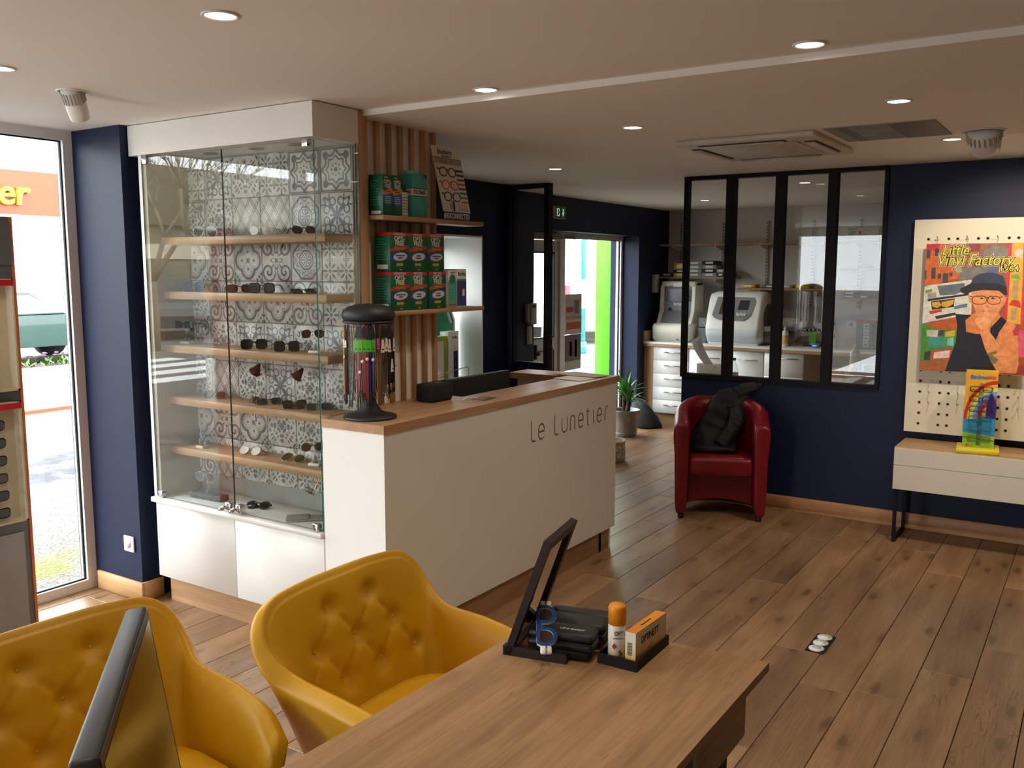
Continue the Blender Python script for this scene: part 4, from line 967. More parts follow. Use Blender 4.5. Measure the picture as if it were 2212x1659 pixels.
def tagc(a, z_, w_, h_, m, rad=.113, tri=False):
    c_, s_ = math.cos(a), math.sin(a); M = Matrix.Translation((c_ * rad, s_ * rad, z_)) @ Matrix.Rotation(a + math.pi / 2, 4, 'Z')
    poly = [(-w_ / 2, -h_), (w_ / 2, -h_), (w_ * .2, 0), (-w_ * .2, 0)] if tri else [(-w_ / 2, -h_), (w_ / 2, -h_), (w_ / 2, 0), (-w_ / 2, 0)]
    o = MB().prism(poly, -.001, .001, M=M).build('price_tag', TG[m], t)
    if m != 'blackt': MB().prism([(-w_ * .3, -h_ * .8), (w_ * .3, -h_ * .8), (w_ * .3, -h_ * .72), (-w_ * .3, -h_ * .72)], -.0015, .0015, M=M).build('tag_print', DKP, o)
for i in range(5): tagc(ca0 + R(-27 + i * 9), .345, .019, .05, 'green', .114 + .002 * (i % 2))
tagc(ca0 + R(20), .35, .012, .045, 'pinkt')
for i, (a_, z_) in enumerate(((30, .345), (38, .35), (48, .345), (62, .348), (56, .26), (72, .27))): tagc(ca0 + R(a_), z_, .02, .055, 'cream', .116 + .003 * (i % 2), True)
for a_ in (-22, -8, 6, 34, 52): tagc(ca0 + R(a_), .402, .04, .05, 'blackt', .11, True)
tagc(ca0 + R(-66), .345, .014, .035, 'cream', .114); tagc(ca0 + R(-58), .34, .012, .03, 'cream', .114)
for a_, z_ in ((-64, .27), (-14, .255), (-4, .265), (8, .262), (-20, .21)):
    c_, s_ = math.cos(ca0 + R(a_)), math.sin(ca0 + R(a_)); M = Matrix.Translation((c_ * .115, s_ * .115, z_)) @ Vector((c_, s_, 0)).to_track_quat('Z', 'Y').to_matrix().to_4x4()
    MB().lathe([(.007, 0), (.007, .002), (0, .003)], 12, M=M).build('charm', TG['cream'], t)
# ---- other things on the counter
o = thing('tissue_box', 'black rounded box standing on the counter by the slats', 'box', (-2.72, 3.46, 1.0655))
MB().rbox(-.055, .05, -.082, .082, 0, .088, .012, 3).build('body', mat('black_knit', (.010, .010, .011), .85, bmp=.5, bscale=250), o)
MB().rbox(-.03, .02, -.04, .03, .0875, .0885, .0005, 1).build('top_slot', BLKPL, o)
o = thing('desk_monitor', 'back of a wide black monitor on the inner counter desk', 'monitor', (-2.96, 4.15, .7355), 0)
MB().rbox(-.025, .02, -.30, .31, .06, .375, .008).build('housing', mat('black_ribbed', (.010, .010, .011), .6, bmp=.3, bscale=120), o)
MB().rbox(-.02, .06, -.05, .05, .01, .2, .008).build('neck', BLKPL, o); MB().rbox(-.1, .1, -.12, .12, 0, .012, .004).build('foot', BLKPL, o)
PAP = mat('kraft_paper', srgb(176, 160, 150), .7, var=.1); PAPW = mat('white_paper', (.75, .73, .70), .7)
for i, (pts, m_, lb) in enumerate((([(-2.80, 4.72), (-2.50, 4.70), (-2.47, 4.84), (-2.74, 4.89)], PAP, 'large kraft paper sheet on the far end of the counter'), ([(-2.70, 4.56), (-2.50, 4.52), (-2.48, 4.68), (-2.68, 4.73)], PAPW, 'white sheet under the kraft paper on the counter'))):
    z0 = 1.0656 + .004 * (1 - i); b = MB()
    b.add([(x, y, z0) for x, y in pts] + [(x, y, z0 + .003) for x, y in pts], [(3, 2, 1, 0), (4, 5, 6, 7), (0, 1, 5, 4), (1, 2, 6, 5), (2, 3, 7, 6), (3, 0, 4, 7)])
    c_ = Vector((sum(p_[0] for p_ in pts) / 4, sum(p_[1] for p_ in pts) / 4, z0)); q = b.build('paper_sheet', m_, None, c_); q.location = c_; tag(q, lb, 'paper', 'papers on the counter')
for i, (x, y, a_) in enumerate(((-2.60, 3.60, .3), (-2.57, 3.56, -.35), (-2.555, 3.64, .1))):
    o = thing('leaflet', ['small leaflet nearest the black box on the counter', 'small leaflet lying askew on top of the counter edge', 'small dark photo card among the counter leaflets'][i], 'leaflet', (x, y, 1.0656 + .0006 * i), a_, 'small leaflets on the counter')
    MB().box(-.04, .04, -.06, .06, 0, .0005).build('sheet', [PAPW, PAP, mat('card_dark', srgb(60, 45, 40), .5)][i], o); MB().box(-.03, .01, -.04, .04, .0005, .0007).build('print', mat('card_print', srgb(150, 110, 90), .5, var=.5, vscale=50), o)
# ================================================================ contact lens packs on the slat shelves
GRP = mat('pack_green', srgb(8, 98, 62), .4, var=.1); REDP = mat('pack_red', srgb(198, 28, 40), .4); BLUP = mat('pack_blue', srgb(40, 50, 120), .4, var=.3, vscale=60); WHP = mat('pack_white', (.78, .78, .78), .4); YEL = mat('pack_yellow', srgb(170, 165, 40), .5); TEAL = mat('pack_teal', srgb(70, 175, 150), .4, var=.08); DGRN = mat('pack_dark_green', srgb(5, 70, 48), .4)
def pack(loc, w, d, h, label, mt, group, fn, cat='box', name='lens_solution_box'):
    """front looks along +x, width along y; loc = front lower near corner"""
    t = thing(name, label, cat, loc, 0, group)
    MB().rbox(-d, 0, 0, w, 0, h, .001, 1).build('carton', mt, t); fn(t, w, d, h); return t
def fr(t, m_, y0, y1, z0, z1, nm='print', x=.0004): MB().box(.0, x, y0, y1, z0, z1).build(nm, m_, t)
def sd(t, m_, d, x0, x1, z0, z1, nm='side_print'): MB().box(x0, x1, -.0004, 0, z0, z1).build(nm, m_, t)
WT = mat('print_white', (.75, .75, .73), .5)
def express(header, line1, line2):
    def fn(t, w, d, h):
        fr(t, REDP, 0, w, h * .915, h, 'top_band'); MB().box(-d, 0, -.0004, 0, h * .915, h).build('side_band', REDP, t)
        text(header, .0155, PX((.0008, w * .5, h * .955)), WT, t, sx=.8)
        text('OPTI-', .03, PX((.0008, w * .5, h * .84)), WT, t, bold=.0007); text('FREE', .03, PX((.0008, w * .5, h * .725)), WT, t, bold=.0007)
        MB().prism([(0, h * .50), (w, h * .60), (w, h * .67), (w * .45, h * .665), (0, h * .58)], 0, .0005, M=PX((0, 0, 0)) @ FLIP).build('red_sash', REDP, t)
        text('Express', .023, PX((.0011, w * .5, h * .60)), YEL, t, shear=.25)
        el = [(w * .5 + math.cos(a_ * .2618) * w * .49, h * .38 + math.sin(a_ * .2618) * h * .15 + math.cos(a_ * .2618) * h * .04) for a_ in range(24)]
        MB().prism(el, 0, .0007, M=PX((0, 0, 0)) @ FLIP).build('blue_lens_ring', BLUP, t)
        el2 = [(w * .53 + math.cos(a_ * .2618) * w * .37, h * .385 + math.sin(a_ * .2618) * h * .105 + math.cos(a_ * .2618) * h * .02) for a_ in range(24)]
        MB().prism(el2, 0, .0010, M=PX((0, 0, 0)) @ FLIP).build('pale_lens', mat('pale_lens', srgb(190, 200, 215), .3), t)
        text(line1, .009, PX((.0014, w * .53, h * .41)), mat('print_maroon', srgb(70, 25, 40), .5), t, sx=.75); text(line2, .009, PX((.0014, w * .53, h * .35)), mat('print_maroon', srgb(70, 25, 40), .5), t, sx=.75)
        fr(t, YEL, w * .32, w * .68, h * .15, h * .22); fr(t, GRYP, w * .2, w * .8, h * .115, h * .12); text('Alcon', .007, PX((.0008, w * .55, h * .05)), WT, t)
        for i in range(9): MB().box(-d * .9, -d * (.15 + .3 * ((i * 37) % 10) / 10), -.0004, 0, h * (.3 + .065 * i), h * (.315 + .065 * i)).build('small_print', TEAL, t)
        MB().box(-d * .85, -d * .15, -.0004, 0, h * .07, h * .18).build('barcode_label', WHP, t)
    return fn
G6 = 'green and red lens solution packs'
zl = 1.512
ys = (3.163, 3.296, 3.432)
for ri, z0 in enumerate((zl, zl + .179)):
    for ci, y0 in enumerate(ys):
        hd = ('VORRATSPACK', 'PRIX CHOC', 'PRIX CHOC' if ri == 0 else 'VORRATSPACK')[ci]
        l1, l2 = (('LANGANHALTENDER', 'KOMFORT') if hd[0] == 'V' else ('CONFORT', 'PROLONGE'))
        dy = .012 if (ci == 2 and ri == 0) else 0
        pack((-2.735, y0 + dy, z0 + .0003), .132, .092, .178, '%s green lens solution pack headed %s in the %s row of six' % (('left', 'middle', 'right')[ci], hd, ('bottom', 'top')[ri]), GRP, G6, express(hd, l1, l2))
def biotrue(t, w, d, h):
    fr(t, TEAL, 0, w, 0, h * .72); el = [(w * .5 + math.cos(a_ * .2618) * w * .36, h * .76 + math.sin(a_ * .2618) * h * .13) for a_ in range(24)]
    MB().prism(el, 0, .0008, M=PX((0, 0, 0)) @ FLIP).build('green_oval', mat('oval_green', srgb(20, 130, 100), .4), t)
    fr(t, REDP, w * .1, w * .9, .008, .02, x=.0007); text('Menicon', .01, PX((.0009, w * .5, h * .94)), DKP, t)
    for i in range(4): fr(t, DKP, w * .15, w * .85, h * (.25 + .08 * i), h * (.257 + .08 * i), x=.0007)
pack((-2.735, 3.594, zl + .0003), .07, .07, .185, 'slim teal and white lens solution box on the lower shelf', WHP, 'slim solution boxes on the lower shelf', biotrue)
def renu(t, w, d, h):
    fr(t, BLUP, 0, w, h * .04, h * .68); MB().box(.0, .0006, 0, w, h * .68, h * .74).build('wave', mat('pack_sky', srgb(70, 110, 170), .4), t)
    text('ReNu', .028, PX((.0009, w * .5, h * .87)), DKP, t, bold=.0004); fr(t, WHP, w * .55, w * .8, h * .3, h * .48, x=.0008); fr(t, REDP, w * .5, w * .62, h * .42, h * .5, x=.001)
pack((-2.735, 3.668, zl + .0003), .078, .08, .192, 'white and blue ReNu box at the end of the lower shelf', WHP, 'slim solution boxes on the lower shelf', renu)
zu = 1.943
def replenish(t, w, d, h):
    text('Alcon', .010, PX((.0008, w * .35, h * .93)), WT, t); text('OPTI-', .025, PX((.0008, w * .5, h * .82)), WT, t, bold=.0006, sx=.8); text('FREE', .025, PX((.0008, w * .5, h * .71)), WT, t, bold=.0006, sx=.8)
    MB().prism([(0, h * .5), (w, h * .56), (w, h * .68), (0, h * .60)], 0, .0005, M=PX((0, 0, 0)) @ FLIP).build('orange_sash', mat('sash_orange', srgb(235, 150, 60), .4), t)
    text('RepleniSH', .011, PX((.0009, w * .5, h * .59)), REDP, t, shear=.2, sx=.85)
    el = [(w * .5 + math.cos(a_ * .2618) * w * .5, h * .40 + math.sin(a_ * .2618) * h * .17) for a_ in range(24)]
    MB().prism(el, 0, .0004, M=PX((0, 0, 0)) @ FLIP).build('blue_drop', mat('drop_blue', srgb(50, 110, 180), .4), t)
    for i in range(4): fr(t, WT, w * .2, w * .8, h * (.3 + .05 * i), h * (.315 + .05 * i), x=.0008)
    for i in range(10): MB().box(-d * .9, -d * (.15 + .4 * ((i * 37) % 10) / 10), -.0004, 0, h * (.25 + .065 * i), h * (.262 + .065 * i)).build('small_print', TEAL, t)
    MB().box(-d * .85, -d * .15, -.0004, 0, h * .03, h * .11).build('barcode_label', WHP, t)
for i, y0 in enumerate((3.121, 3.187)): pack((-2.735, y0, zu + .0003), .065, .085, .18, ('left', 'right')[i] + ' of two slim green OPTI-FREE boxes on the upper shelf', GRP, 'slim green boxes on the upper shelf', replenish)
t = thing('solution_bottle', 'teal capped white bottle on the upper shelf', 'bottle', (-2.765, 3.285, zu + .0003))
MB().rbox(-.02, .02, -.028, .028, 0, .115, .01).build('body', WHP, t); MB().lathe([(.02, .115), (.02, .14), (.015, .142)], 16).build('cap', DGRN, t)
for i in range(6): MB().box(.0201, .0205, -.02, .02, .02 + .013 * i, .023 + .013 * i).build('small_print', GRYP, t)
def poly_(t, w, d, h):
    fr(t, DKP, 0, w, h * .655, h * .675); fr(t, DKP, 0, w, h * .485, h * .505); fr(t, WHP, 0, w, h * .505, h * .655); text('POLYRINSE', .026, PX((.0009, w * .5, h * .58)), mat('print_navy', srgb(30, 40, 90), .5), t, sx=.68, bold=.0006)
    MB().box(-d, 0, -.0004, 0, h * .505, h * .655).build('side_band', WHP, t); text('POLYRINSE', .016, MY((-d / 2, -.0008, h * .58)), mat('print_navy', srgb(30, 40, 90), .5), t, sx=.7)
    MB().prism([(w * .7, h), (w, h), (w, h * .9)], 0, .0006, M=PX((0, 0, 0)) @ FLIP).build('corner_flash', BLUP, t)
    MB().rbox(-d * .9, -.005, .002, w * .55, h, h + .014, .001, 1).build('open_flap', mat('pack_teal_light', srgb(120, 200, 180), .4), t)
pack((-2.735, 3.325, zu + .0003), .108, .075, .2, 'large teal POLYRINSE box on the upper shelf', mat('pack_teal_deep', srgb(60, 165, 150), .4), 'boxes on the upper shelf', poly_)
# ---- printed show card leaning at the end of the upper shelf
t = thing('show_card', 'white eyewear show card with three coloured frames on the upper shelf', 'show card', (-2.76, 3.58, zu + .0005))
card = lambda y, z_, x=0.: (x, y, z_)
sk = Matrix(((1, 0, -.0, 0), (0, 1, -.13, 0), (0, 0, 1, 0), (0, 0, 0, 1)))
b = MB(); W_, H_ = .225, .36
b.box(-.004, 0, 0, W_, .04, H_); b.build('card', mat('card_white', (.72, .70, .66), .5), t)
for v_ in t.children[0].data.vertices: v_.co.y -= v_.co.z * .16 - .03; v_.co.x -= v_.co.z * .12
def on_card(y, z_): return Vector((-z_ * .12 + .0006, y - z_ * .16 + .03, z_))
up_c = Vector((-.12, -.16, 1)).normalized(); rt_c = Vector((0, 1, 0))
def cardM(y, z_): p_ = on_card(y, z_); return face_m(p_, rt_c, (up_c - rt_c * up_c.dot(rt_c)).normalized())
MB().box(-.006, .004, .012, W_ + .004, 0, .042).build('foot_band', mat('print_violet', srgb(44, 38, 78), .5), t)
text('#SOCONNECTED', .036, PX((.0048, W_ * .53, .021)), WT, t, sx=.74, bold=.0012)
text('blueberry', .04, cardM(W_ * .45, .335), DKP, t, sx=.75); text('happy eyewear', .012, cardM(W_ * .47, .315), DKP, t)
MB().prism([(-W_ / 2, -.001), (W_ / 2, -.001), (W_ / 2, .003), (-W_ / 2, .003)], 0, .0004, M=cardM(W_ / 2, .303) @ FLIP).build('rule', mat('print_maroon', srgb(70, 25, 40), .5), t)
MB().prism([(-W_ / 2, -.012), (W_ / 2, -.012), (W_ / 2, .012), (-W_ / 2, .012)], 0, .0004, M=cardM(W_ / 2, .288) @ FLIP).build('icon_strip', mat('print_silver', srgb(160, 156, 152), .5), t)
text('@ S @ C O N', .016, cardM(W_ * .45, .288), DKP, t)
for zz, cc, nm in ((.238, (90, 20, 35), 'maroon'), (.175, (215, 80, 40), 'orange'), (.118, (30, 80, 70), 'green')):
    mm = mat('printed_frame_' + nm, srgb(*cc), .5); b = MB(); M = cardM(W_ * .42, zz)
    for sg in (-1, 1): b.tube([(sg * .036 + math.cos(a_ * .5236) * .03, math.sin(a_ * .5236) * .022, .0003) for a_ in range(12)], .0032, 4, closed=True, M=M)
    b.tube([(-.01, .008, .0003), (0, .012, .0003), (.01, .008, .0003)], .0032, 4, M=M).tube([(-.066, .01, .0003), (-.085, .014, .0003)], .004, 4, M=M)
    b.build('printed_glasses', mm, t)
for i, cc in enumerate(((40, 26, 26), (60, 34, 28), (110, 40, 70), (200, 80, 40), (40, 60, 100), (40, 120, 90), (110, 140, 40), (220, 90, 60))):
    zz = .25 - i * .022; M = cardM(W_ * .88, zz)
    MB().prism([(-.035, -.005), (.024, -.005), (.024, .005), (-.035, .005)], 0, .0006, M=M @ FLIP).build('colour_bar', mat('bar_%d' % i, srgb(*cc), .5), t)
for k_ in range(5):
    M = cardM(W_ * .72, .085 - k_ * .008); MB().prism([(-.04, -.001), (.04, -.001), (.04, .001), (-.04, .001)], 0, .0004, M=M @ FLIP).build('text_line', GRYP, t)
el = [(math.cos(a_ * .2618) * .008, math.sin(a_ * .2618) * .03) for a_ in range(24)]
MB().prism(el, 0, .0006, M=cardM(W_ * .42, .072) @ FLIP).build('logo_oval', mat('print_violet', srgb(44, 38, 78), .5), t)
el = [(-abs(math.cos(a_ * .2618)) * .03, math.sin(a_ * .2618) * .028) for a_ in range(6, 19)]
MB().prism(el, 0, .0004, M=cardM(W_ * .4, .072) @ FLIP).build('logo_half', mat('print_silver', srgb(160, 156, 152), .5), t)
# ================================================================ things in the window recess
t = thing('house_stand', 'green house shaped display stand in the window recess', 'display stand', (-4.30, 5.62, .868))
gpoly = [(-.30, 0), (.1, 0), (.1, .44), (.0, .62), (-.30, .62)]
MB().prism([(p_[0], p_[1]) for p_ in gpoly], 0, .012, M=Matrix.Rotation(R(90), 4, 'Z') @ Matrix.Scale(-1, 4, (1, 0, 0)) if False else Matrix.Rotation(R(90), 4, 'Z')).build('green_back', mat('jade_panel', srgb(20, 150, 110), .5), t)
ed = MB(); pts = [(.0, .1, 0), (.0, .1, .44), (0, 0.0, .62), (0, -.30, .62)]
for p0, p1 in zip(pts[:-1], pts[1:]): ed.tube([p0, p1], .012, 4)
ed.build('white_edge', WFRAME, t); MB().tube([(.02, -.06, .6), (.02, .03, .42)], .012, 4).build('roof_strut', WFRAME, t)
pack((-4.12, 5.28, .868), .12, .08, .34, 'green and white lens box standing in the window recess', mat('box_lime', srgb(140, 175, 60), .5), 'boxes in the window recess', lambda t, w, d, h: fr(t, WHP, 0, w * .6, .02, h * .9))
pack((-4.12, 5.41, .868), .13, .08, .37, 'white and blue lens box standing in the window recess', WHP, 'boxes in the window recess', lambda t, w, d, h: (fr(t, BLUP, w * .5, w * .9, .02, h * .6), text('ReNu', .03, PX((.001, w * .6, h * .88)), DKP, t)))
t = thing('wire_holder', 'thin wire holder loop in the window recess', 'wire holder', (-4.10, 5.5, .868))
MB().tube([(0, -.25, .06), (0, .12, .09), (0, .14, .085), (0, .14, 0)], .003, 6).build('wire', STEEL, t)
# ================================================================ sunglasses rack by the shopfront
RX, RY = -4.0, 2.16
t = thing('eyewear_rack', 'grey floor display rack of sunglasses by the shopfront window', 'display rack', (-4.1, 1.75, 0)); OFF = t.location
RG = mat('rack_grey', srgb(120, 122, 128), .4, .3); RC = mat('rack_cream', srgb(205, 196, 172), .5)
MB().box(-4.25, RX - .06, 1.35, RY, 0, 1.93).build('back_panel', RG, t, OFF)
MB().box(-4.25, RX - .055, RY, RY + .012, 0, 1.93).build('orange_edge', mat('rack_orange', srgb(225, 120, 70), .5), t, OFF)
hd = MB().prism([(1.35, 1.72), (RY, 1.72), (RY, 1.90), (1.35, 1.99)], .0, .01, M=Matrix(((0, -1, 0, RX - .05), (1, 0, 0, 0), (0, 0, 1, 0), (0, 0, 0, 1)))).build('header', RG, t, OFF)
MB().box(RX - .049, RX - .045, 1.75, RY - .09, 1.745, 1.86).build('red_logo_panel', mat('logo_red', srgb(200, 20, 45), .4), t, OFF)
text('Ray-Ban', .07, PX((RX - .044 - OFF.x, 1.94 - OFF.y, 1.80)), WT, t, shear=.2)
def tray(z0, z1, nm):
    b = MB(); x0, x1 = RX - .06, RX; y0, y1 = 1.38, RY - .03
    b.box(x0, x0 + .005, y0, y1, z0, z1).box(x0, x1, y0, y0 + .008, z0, z1).box(x0, x1, y1 - .008, y1, z0, z1).box(x0, x1, y0, y1, z0, z0 + .008).box(x0, x1, y0, y1, z1 - .008, z1)
    o = b.build(nm, RC, t, OFF); MB().box(x1, x1 + .002, y0, y1, z1 - .03, z1 - .004).build('red_stripe', mat('logo_red', srgb(200, 20, 45), .4), o, OFF); return o
tray(1.17, 1.66, 'upper_tray'); lo_ = tray(.58, 1.12, 'lower_tray')
for i in range(5): MB().box(RX - .055, RX - .03, 1.4, RY - .12, 1.22 + i * .085, 1.225 + i * .085).build('tray_step', RC, t, OFF)
MB().box(RX - .07, RX - .05, 1.38, RY - .03, .05, .52).build('lower_door', mat('rack_silver', srgb(165, 166, 170), .35, .5), t, OFF)
names = ('topmost', 'second', 'third', 'fourth', 'fifth', 'lowest')
for i in range(6):
    sunglasses('square', (RX - .005, 1.99, 1.0 - i * .078), R(90), '%s sunglasses in the lower tray of the window rack' % names[i], FBLK if i not in (3, 4) else FBRN, LDK if i not in (3,) else LBR, .003, .052, .042, group='sunglasses on the window rack', temple=.04, tilt=0.)
# ================================================================ workshop behind the glazed screen
YC, YBW = 9.2, 9.82
wt = thing('workshop_worktop', 'long white edged worktop along the workshop back wall', 'worktop', (-2.9, 9.5, .87)); OFF = wt.location
MB().box(-4.275, -1.4, YC - .03, YBW, .895, .915).build('white_top', WHITE, wt, OFF)
MB().box(-4.275, -1.4, YC - .028, YBW, .865, .895).build('oak_core', OAKX, wt, OFF)
MB().box(-4.278, -4.255, YC - .03, YBW, .915, 1.03).build('side_upstand', OAK, wt, OFF)
def cabinet(x0, x1, rows, label, door=False):
    t = thing('base_cabinet', label, 'cabinet', ((x0 + x1) / 2, YC, 0), 0, 'white workshop base cabinets'); OFF = t.location
    MB().box(x0 + .002, x1 - .002, YC + .02, YBW - .02, .125, .864).build('carcass', WHITE, t, OFF)
    MB().box(x0 + .002, x1 - .002, YC + .05, YC + .07, 0, .125).build('plinth', OAKX, t, OFF)
    zs = [.130 + (.86 - .130) * i / rows for i in range(rows + 1)]
    for i in range(rows):
        d = MB().rbox(x0 + .003, x1 - .003, YC, YC + .019, zs[i] + .0015, zs[i + 1] - .0015, .001, 1).build('door' if door else 'drawer', WFRAME, t, OFF)
        zc = zs[i + 1] - .055 if not door else zs[i + 1] - .09
        cx = (x0 + x1) / 2 + .03
        MB().cyl((cx - .09, YC - .028, zc), (cx + .12, YC - .028, zc), .006, n=8).cyl((cx - .06, YC - .028, zc), (cx - .06, YC, zc), .004, n=6).cyl((cx + .09, YC - .028, zc), (cx + .09, YC, zc), .004, n=6).build('handle', STEEL, d, OFF)
cabinet(-4.165, -3.75, 5, 'leftmost white workshop cabinet with five drawers')
cabinet(-3.745, -3.34, 1, 'white workshop cabinet with one tall door beside the drawers', True)
cabinet(-3.335, -2.93, 1, 'white workshop cabinet with one tall door mid worktop', True)
cabinet(-2.925, -2.52, 3, 'rightmost white workshop cabinet with three deep drawers')
o = MB().box(-4.278, -4.168, YC + .01, YC + .03, .0, .864).build('filler_panel', OAKZ, wt, OFF)
# wall shelving
for i, x in enumerate((-4.12, -3.62, -3.125, -2.64, -2.16)):
    t = thing('shelf_upright', '%s slotted white shelf upright on the workshop wall' % ('leftmost', 'second', 'middle', 'fourth', 'rightmost')[i], 'shelf upright', (x, YBW - .008, 1.3), 0, 'slotted shelf uprights')
    MB().box(-.013, .013, -.012, .008, 0, .93).build('channel', mat('upright_grey', (.55, .54, .52), .5), t)
    b = MB()
    for k_ in range(26): b.box(-.008, -.002, -.0126, -.012, .02 + k_ * .035, .038 + k_ * .035).box(.002, .008, -.0126, -.012, .02 + k_ * .035, .038 + k_ * .035)
    b.build('slots', BLACK, t)['kind'] = 'stuff'
    for zz in (1.965, 1.6 if x < -3.5 else 1.485): MB().prism([(-.0, 0), (.24, 0), (.24, -.015), (0, -.06)], -.006, .006, M=Matrix.Translation((0, -.012, zz - 1.3)) @ Matrix.Rotation(R(-90), 4, 'Z')).build('bracket', WFRAME, t)
OAKS = wood('oak_shelf', srgb(180, 140, 104), srgb(150, 110, 78), 0, .5, crack=.2)
for x0, x1, zz, lb in ((-4.275, -1.6, 1.985, 'long top oak shelf across the workshop wall'), (-4.275, -3.40, 1.625, 'left oak shelf stacked with lens boxes'), (-3.36, -2.40, 1.508, 'middle oak shelf with yellow boxes above the machines'), (-2.30, -1.6, 1.715, 'short upper oak shelf at the right of the workshop wall'), (-2.30, -1.6, 1.415, 'short lower oak shelf at the right of the workshop wall')):
    o = MB().box(x0, x1, 9.55, YBW - .022, zz - .02, zz).build('wall_shelf', OAKS, None, (x0, 9.55, zz)); o.location = (x0, 9.55, zz); tag(o, lb, 'shelf', 'oak workshop shelves')
def sbox(x0, x1, z0, h, col, label, d=.16, y0=9.56, lab=True, name='lens_box'):
    t = thing(name, label, 'box', (x0, y0, z0), 0, 'boxes on the workshop shelves')
    w = x1 - x0; m_ = mat('boxc_%d_%d_%d' % col, srgb(*col), .45)
    MB().rbox(0, w, 0, d, 0, h, .003, 1).build('body', m_, t)
    if h > .03: MB().box(-.0005, w + .0005, -.0005, d, h * .7, h * .72).build('lid_seam', BLACK, t)
    if lab: MB().box(w * .25, w * .75, -.001, 0, h * .3, h * .8).build('paper_label', PAPW, t)
YC_, GC, BC, NC = (215, 178, 30), (150, 150, 146), (22, 22, 24), (32, 38, 70)
z0 = 1.6255
sbox(-4.265, -4.10, z0, .04, BC, 'flat black box at the left end of the workshop shelf')
sbox(-4.10, -3.95, z0, .042, YC_, 'yellow box at the bottom of the left stack'); sbox(-4.10, -3.95, z0 + .0425, .034, BC, 'dark box between two yellow boxes'); sbox(-4.10, -3.95, z0 + .077, .075, YC_, 'yellow box on top of the left stack')
for i in range(4): sbox(-3.943, -3.77, z0 + i * .0425, .042, GC, '%s grey box in the stack of four grey boxes' % ('lowest', 'second lowest', 'second highest', 'highest')[i])
for i in range(4): sbox(-3.765, -3.60, z0 + i * .0435, .043, (GC, BC)[i % 2], '%s box in the black and grey stack' % ('lowest grey', 'lower black', 'upper grey', 'top black')[i])
sbox(-3.597, -3.51, z0, .044, BC, 'black box at the right of the shelf behind the mullion'); sbox(-3.597, -3.51, z0 + .0445, .04, GC, 'grey box on the black box behind the mullion')
sbox(-3.50, -3.42, z0, .045, (84, 74, 64), 'small brown box at the right end of the left shelf', lab=False)
z0 = 1.5085
sbox(-3.327, -3.165, z0, .04, YC_, 'flat yellow box at the left of the middle shelf'); sbox(-3.075, -2.94, z0, .036, NC, 'navy box on the middle shelf behind the mullion'); sbox(-2.90, -2.775, z0, .036, (190, 188, 184), 'white box on the middle shelf'); sbox(-2.735, -2.59, z0, .042, YC_, 'yellow box at the right of the middle shelf', lab=False)
z0 = 1.4155
sbox(-2.263, -2.118, z0, .034, NC, 'lower navy box under the yellow one, right shelf'); sbox(-2.263, -2.118, z0 + .0345, .034, NC, 'upper navy box under the yellow one, right shelf'); sbox(-2.263, -2.118, z0 + .069, .036, YC_, 'yellow box topping the navy boxes on the right shelf'); sbox(-2.105, -2.0, z0, .036, BC, 'flat black box at the end of the right shelf')
sbox(-2.12, -1.99, 1.7155, .036, BC, 'dark case on the upper right shelf', lab=False)
t = thing('white_carton', 'white printed carton on the top workshop shelf', 'box', (-2.24, 9.57, 1.9855))
MB().box(0, .3, 0, .08, 0, .14).build('carton', mat('carton_white', (.62, .60, .57), .6), t); text('PHILIPS', .026, MY((.055, -.0008, .118)), DKP, t)
for i in range(3): MB().box(.015, .085 - .01 * i, -.0008, 0, .09 - i * .014, .097 - i * .014).build('print', GRYP, t)
MB().box(.11, .135, -.0008, 0, .07, .1).build('print', RED1, t)
# edging machines
PUTTY = mat('machine_cream', srgb(214, 212, 196), .4); PGREY = mat('machine_grey', srgb(112, 112, 116), .45); PDG = mat('machine_dark', srgb(34, 38, 48), .2); PLG = mat('machine_pale', srgb(190, 196, 198), .4)
def shell(t, prof, halfw, m_, nm, ins=.03):
    """profile in (y,z), lofted across x with pinched ends"""
    n_ = len(prof); cy_ = sum(p_[0] for p_ in prof) / n_; cz_ = sum(p_[1] for p_ in prof) / n_; rings = []
    for xx, k_ in ((-halfw, .94), (-halfw + ins * .4, .985), (-halfw + ins, 1.), (halfw - ins, 1.), (halfw - ins * .4, .985), (halfw, .94)):
        rings.append([(xx, cy_ + (p_[0] - cy_) * k_, cz_ + (p_[1] - cz_) * k_) for p_ in prof])
    return MB().ring(rings, True, 0, True).build(nm, m_, t)
t = thing('lens_tracer', 'tall cream and grey lens machine at the left of the worktop', 'machine', (-3.99, 9.47, .9155))
shell(t, [(-.22, .02), (-.235, .17), (-.19, .2), (-.02, .2), (.17, .2), (.2, .02)], .215, PUTTY, 'base')
f = MB()
for sg in (-1, 1): f.prism([(-.12, .18), (-.05, .33), (-.03, .60), (.02, .655), (.2, .655), (.2, .18)], sg * .205, sg * .165, M=Matrix.Rotation(R(90), 4, 'Z') @ Matrix.Scale(1, 4)) if False else f.add([(sg * xx, y_, z_) for xx in (.168, .205) for y_, z_ in ((-.15, .18), (-.06, .33), (-.04, .60), (.02, .648), (.2, .648), (.2, .18))], [(0, 1, 2, 3, 4, 5), (6, 7, 8, 9, 10, 11)] + [(i, (i + 1) % 6, 6 + (i + 1) % 6, 6 + i) for i in range(6)])
f.rbox(-.205, .205, -.035, .2, .60, .66, .02)
f.build('surround', PUTTY, t)
MB().add([(x_, y_, z_) for x_ in (-.168, .168) for y_, z_ in ((-.12, .19), (-.01, .34), (.0, .61), (.19, .61), (.19, .19))], [(0, 1, 2, 3, 4), (5, 6, 7, 8, 9)] + [(i, (i + 1) % 5, 5 + (i + 1) % 5, 5 + i) for i in range(5)]).build('panel', PGREY, t)
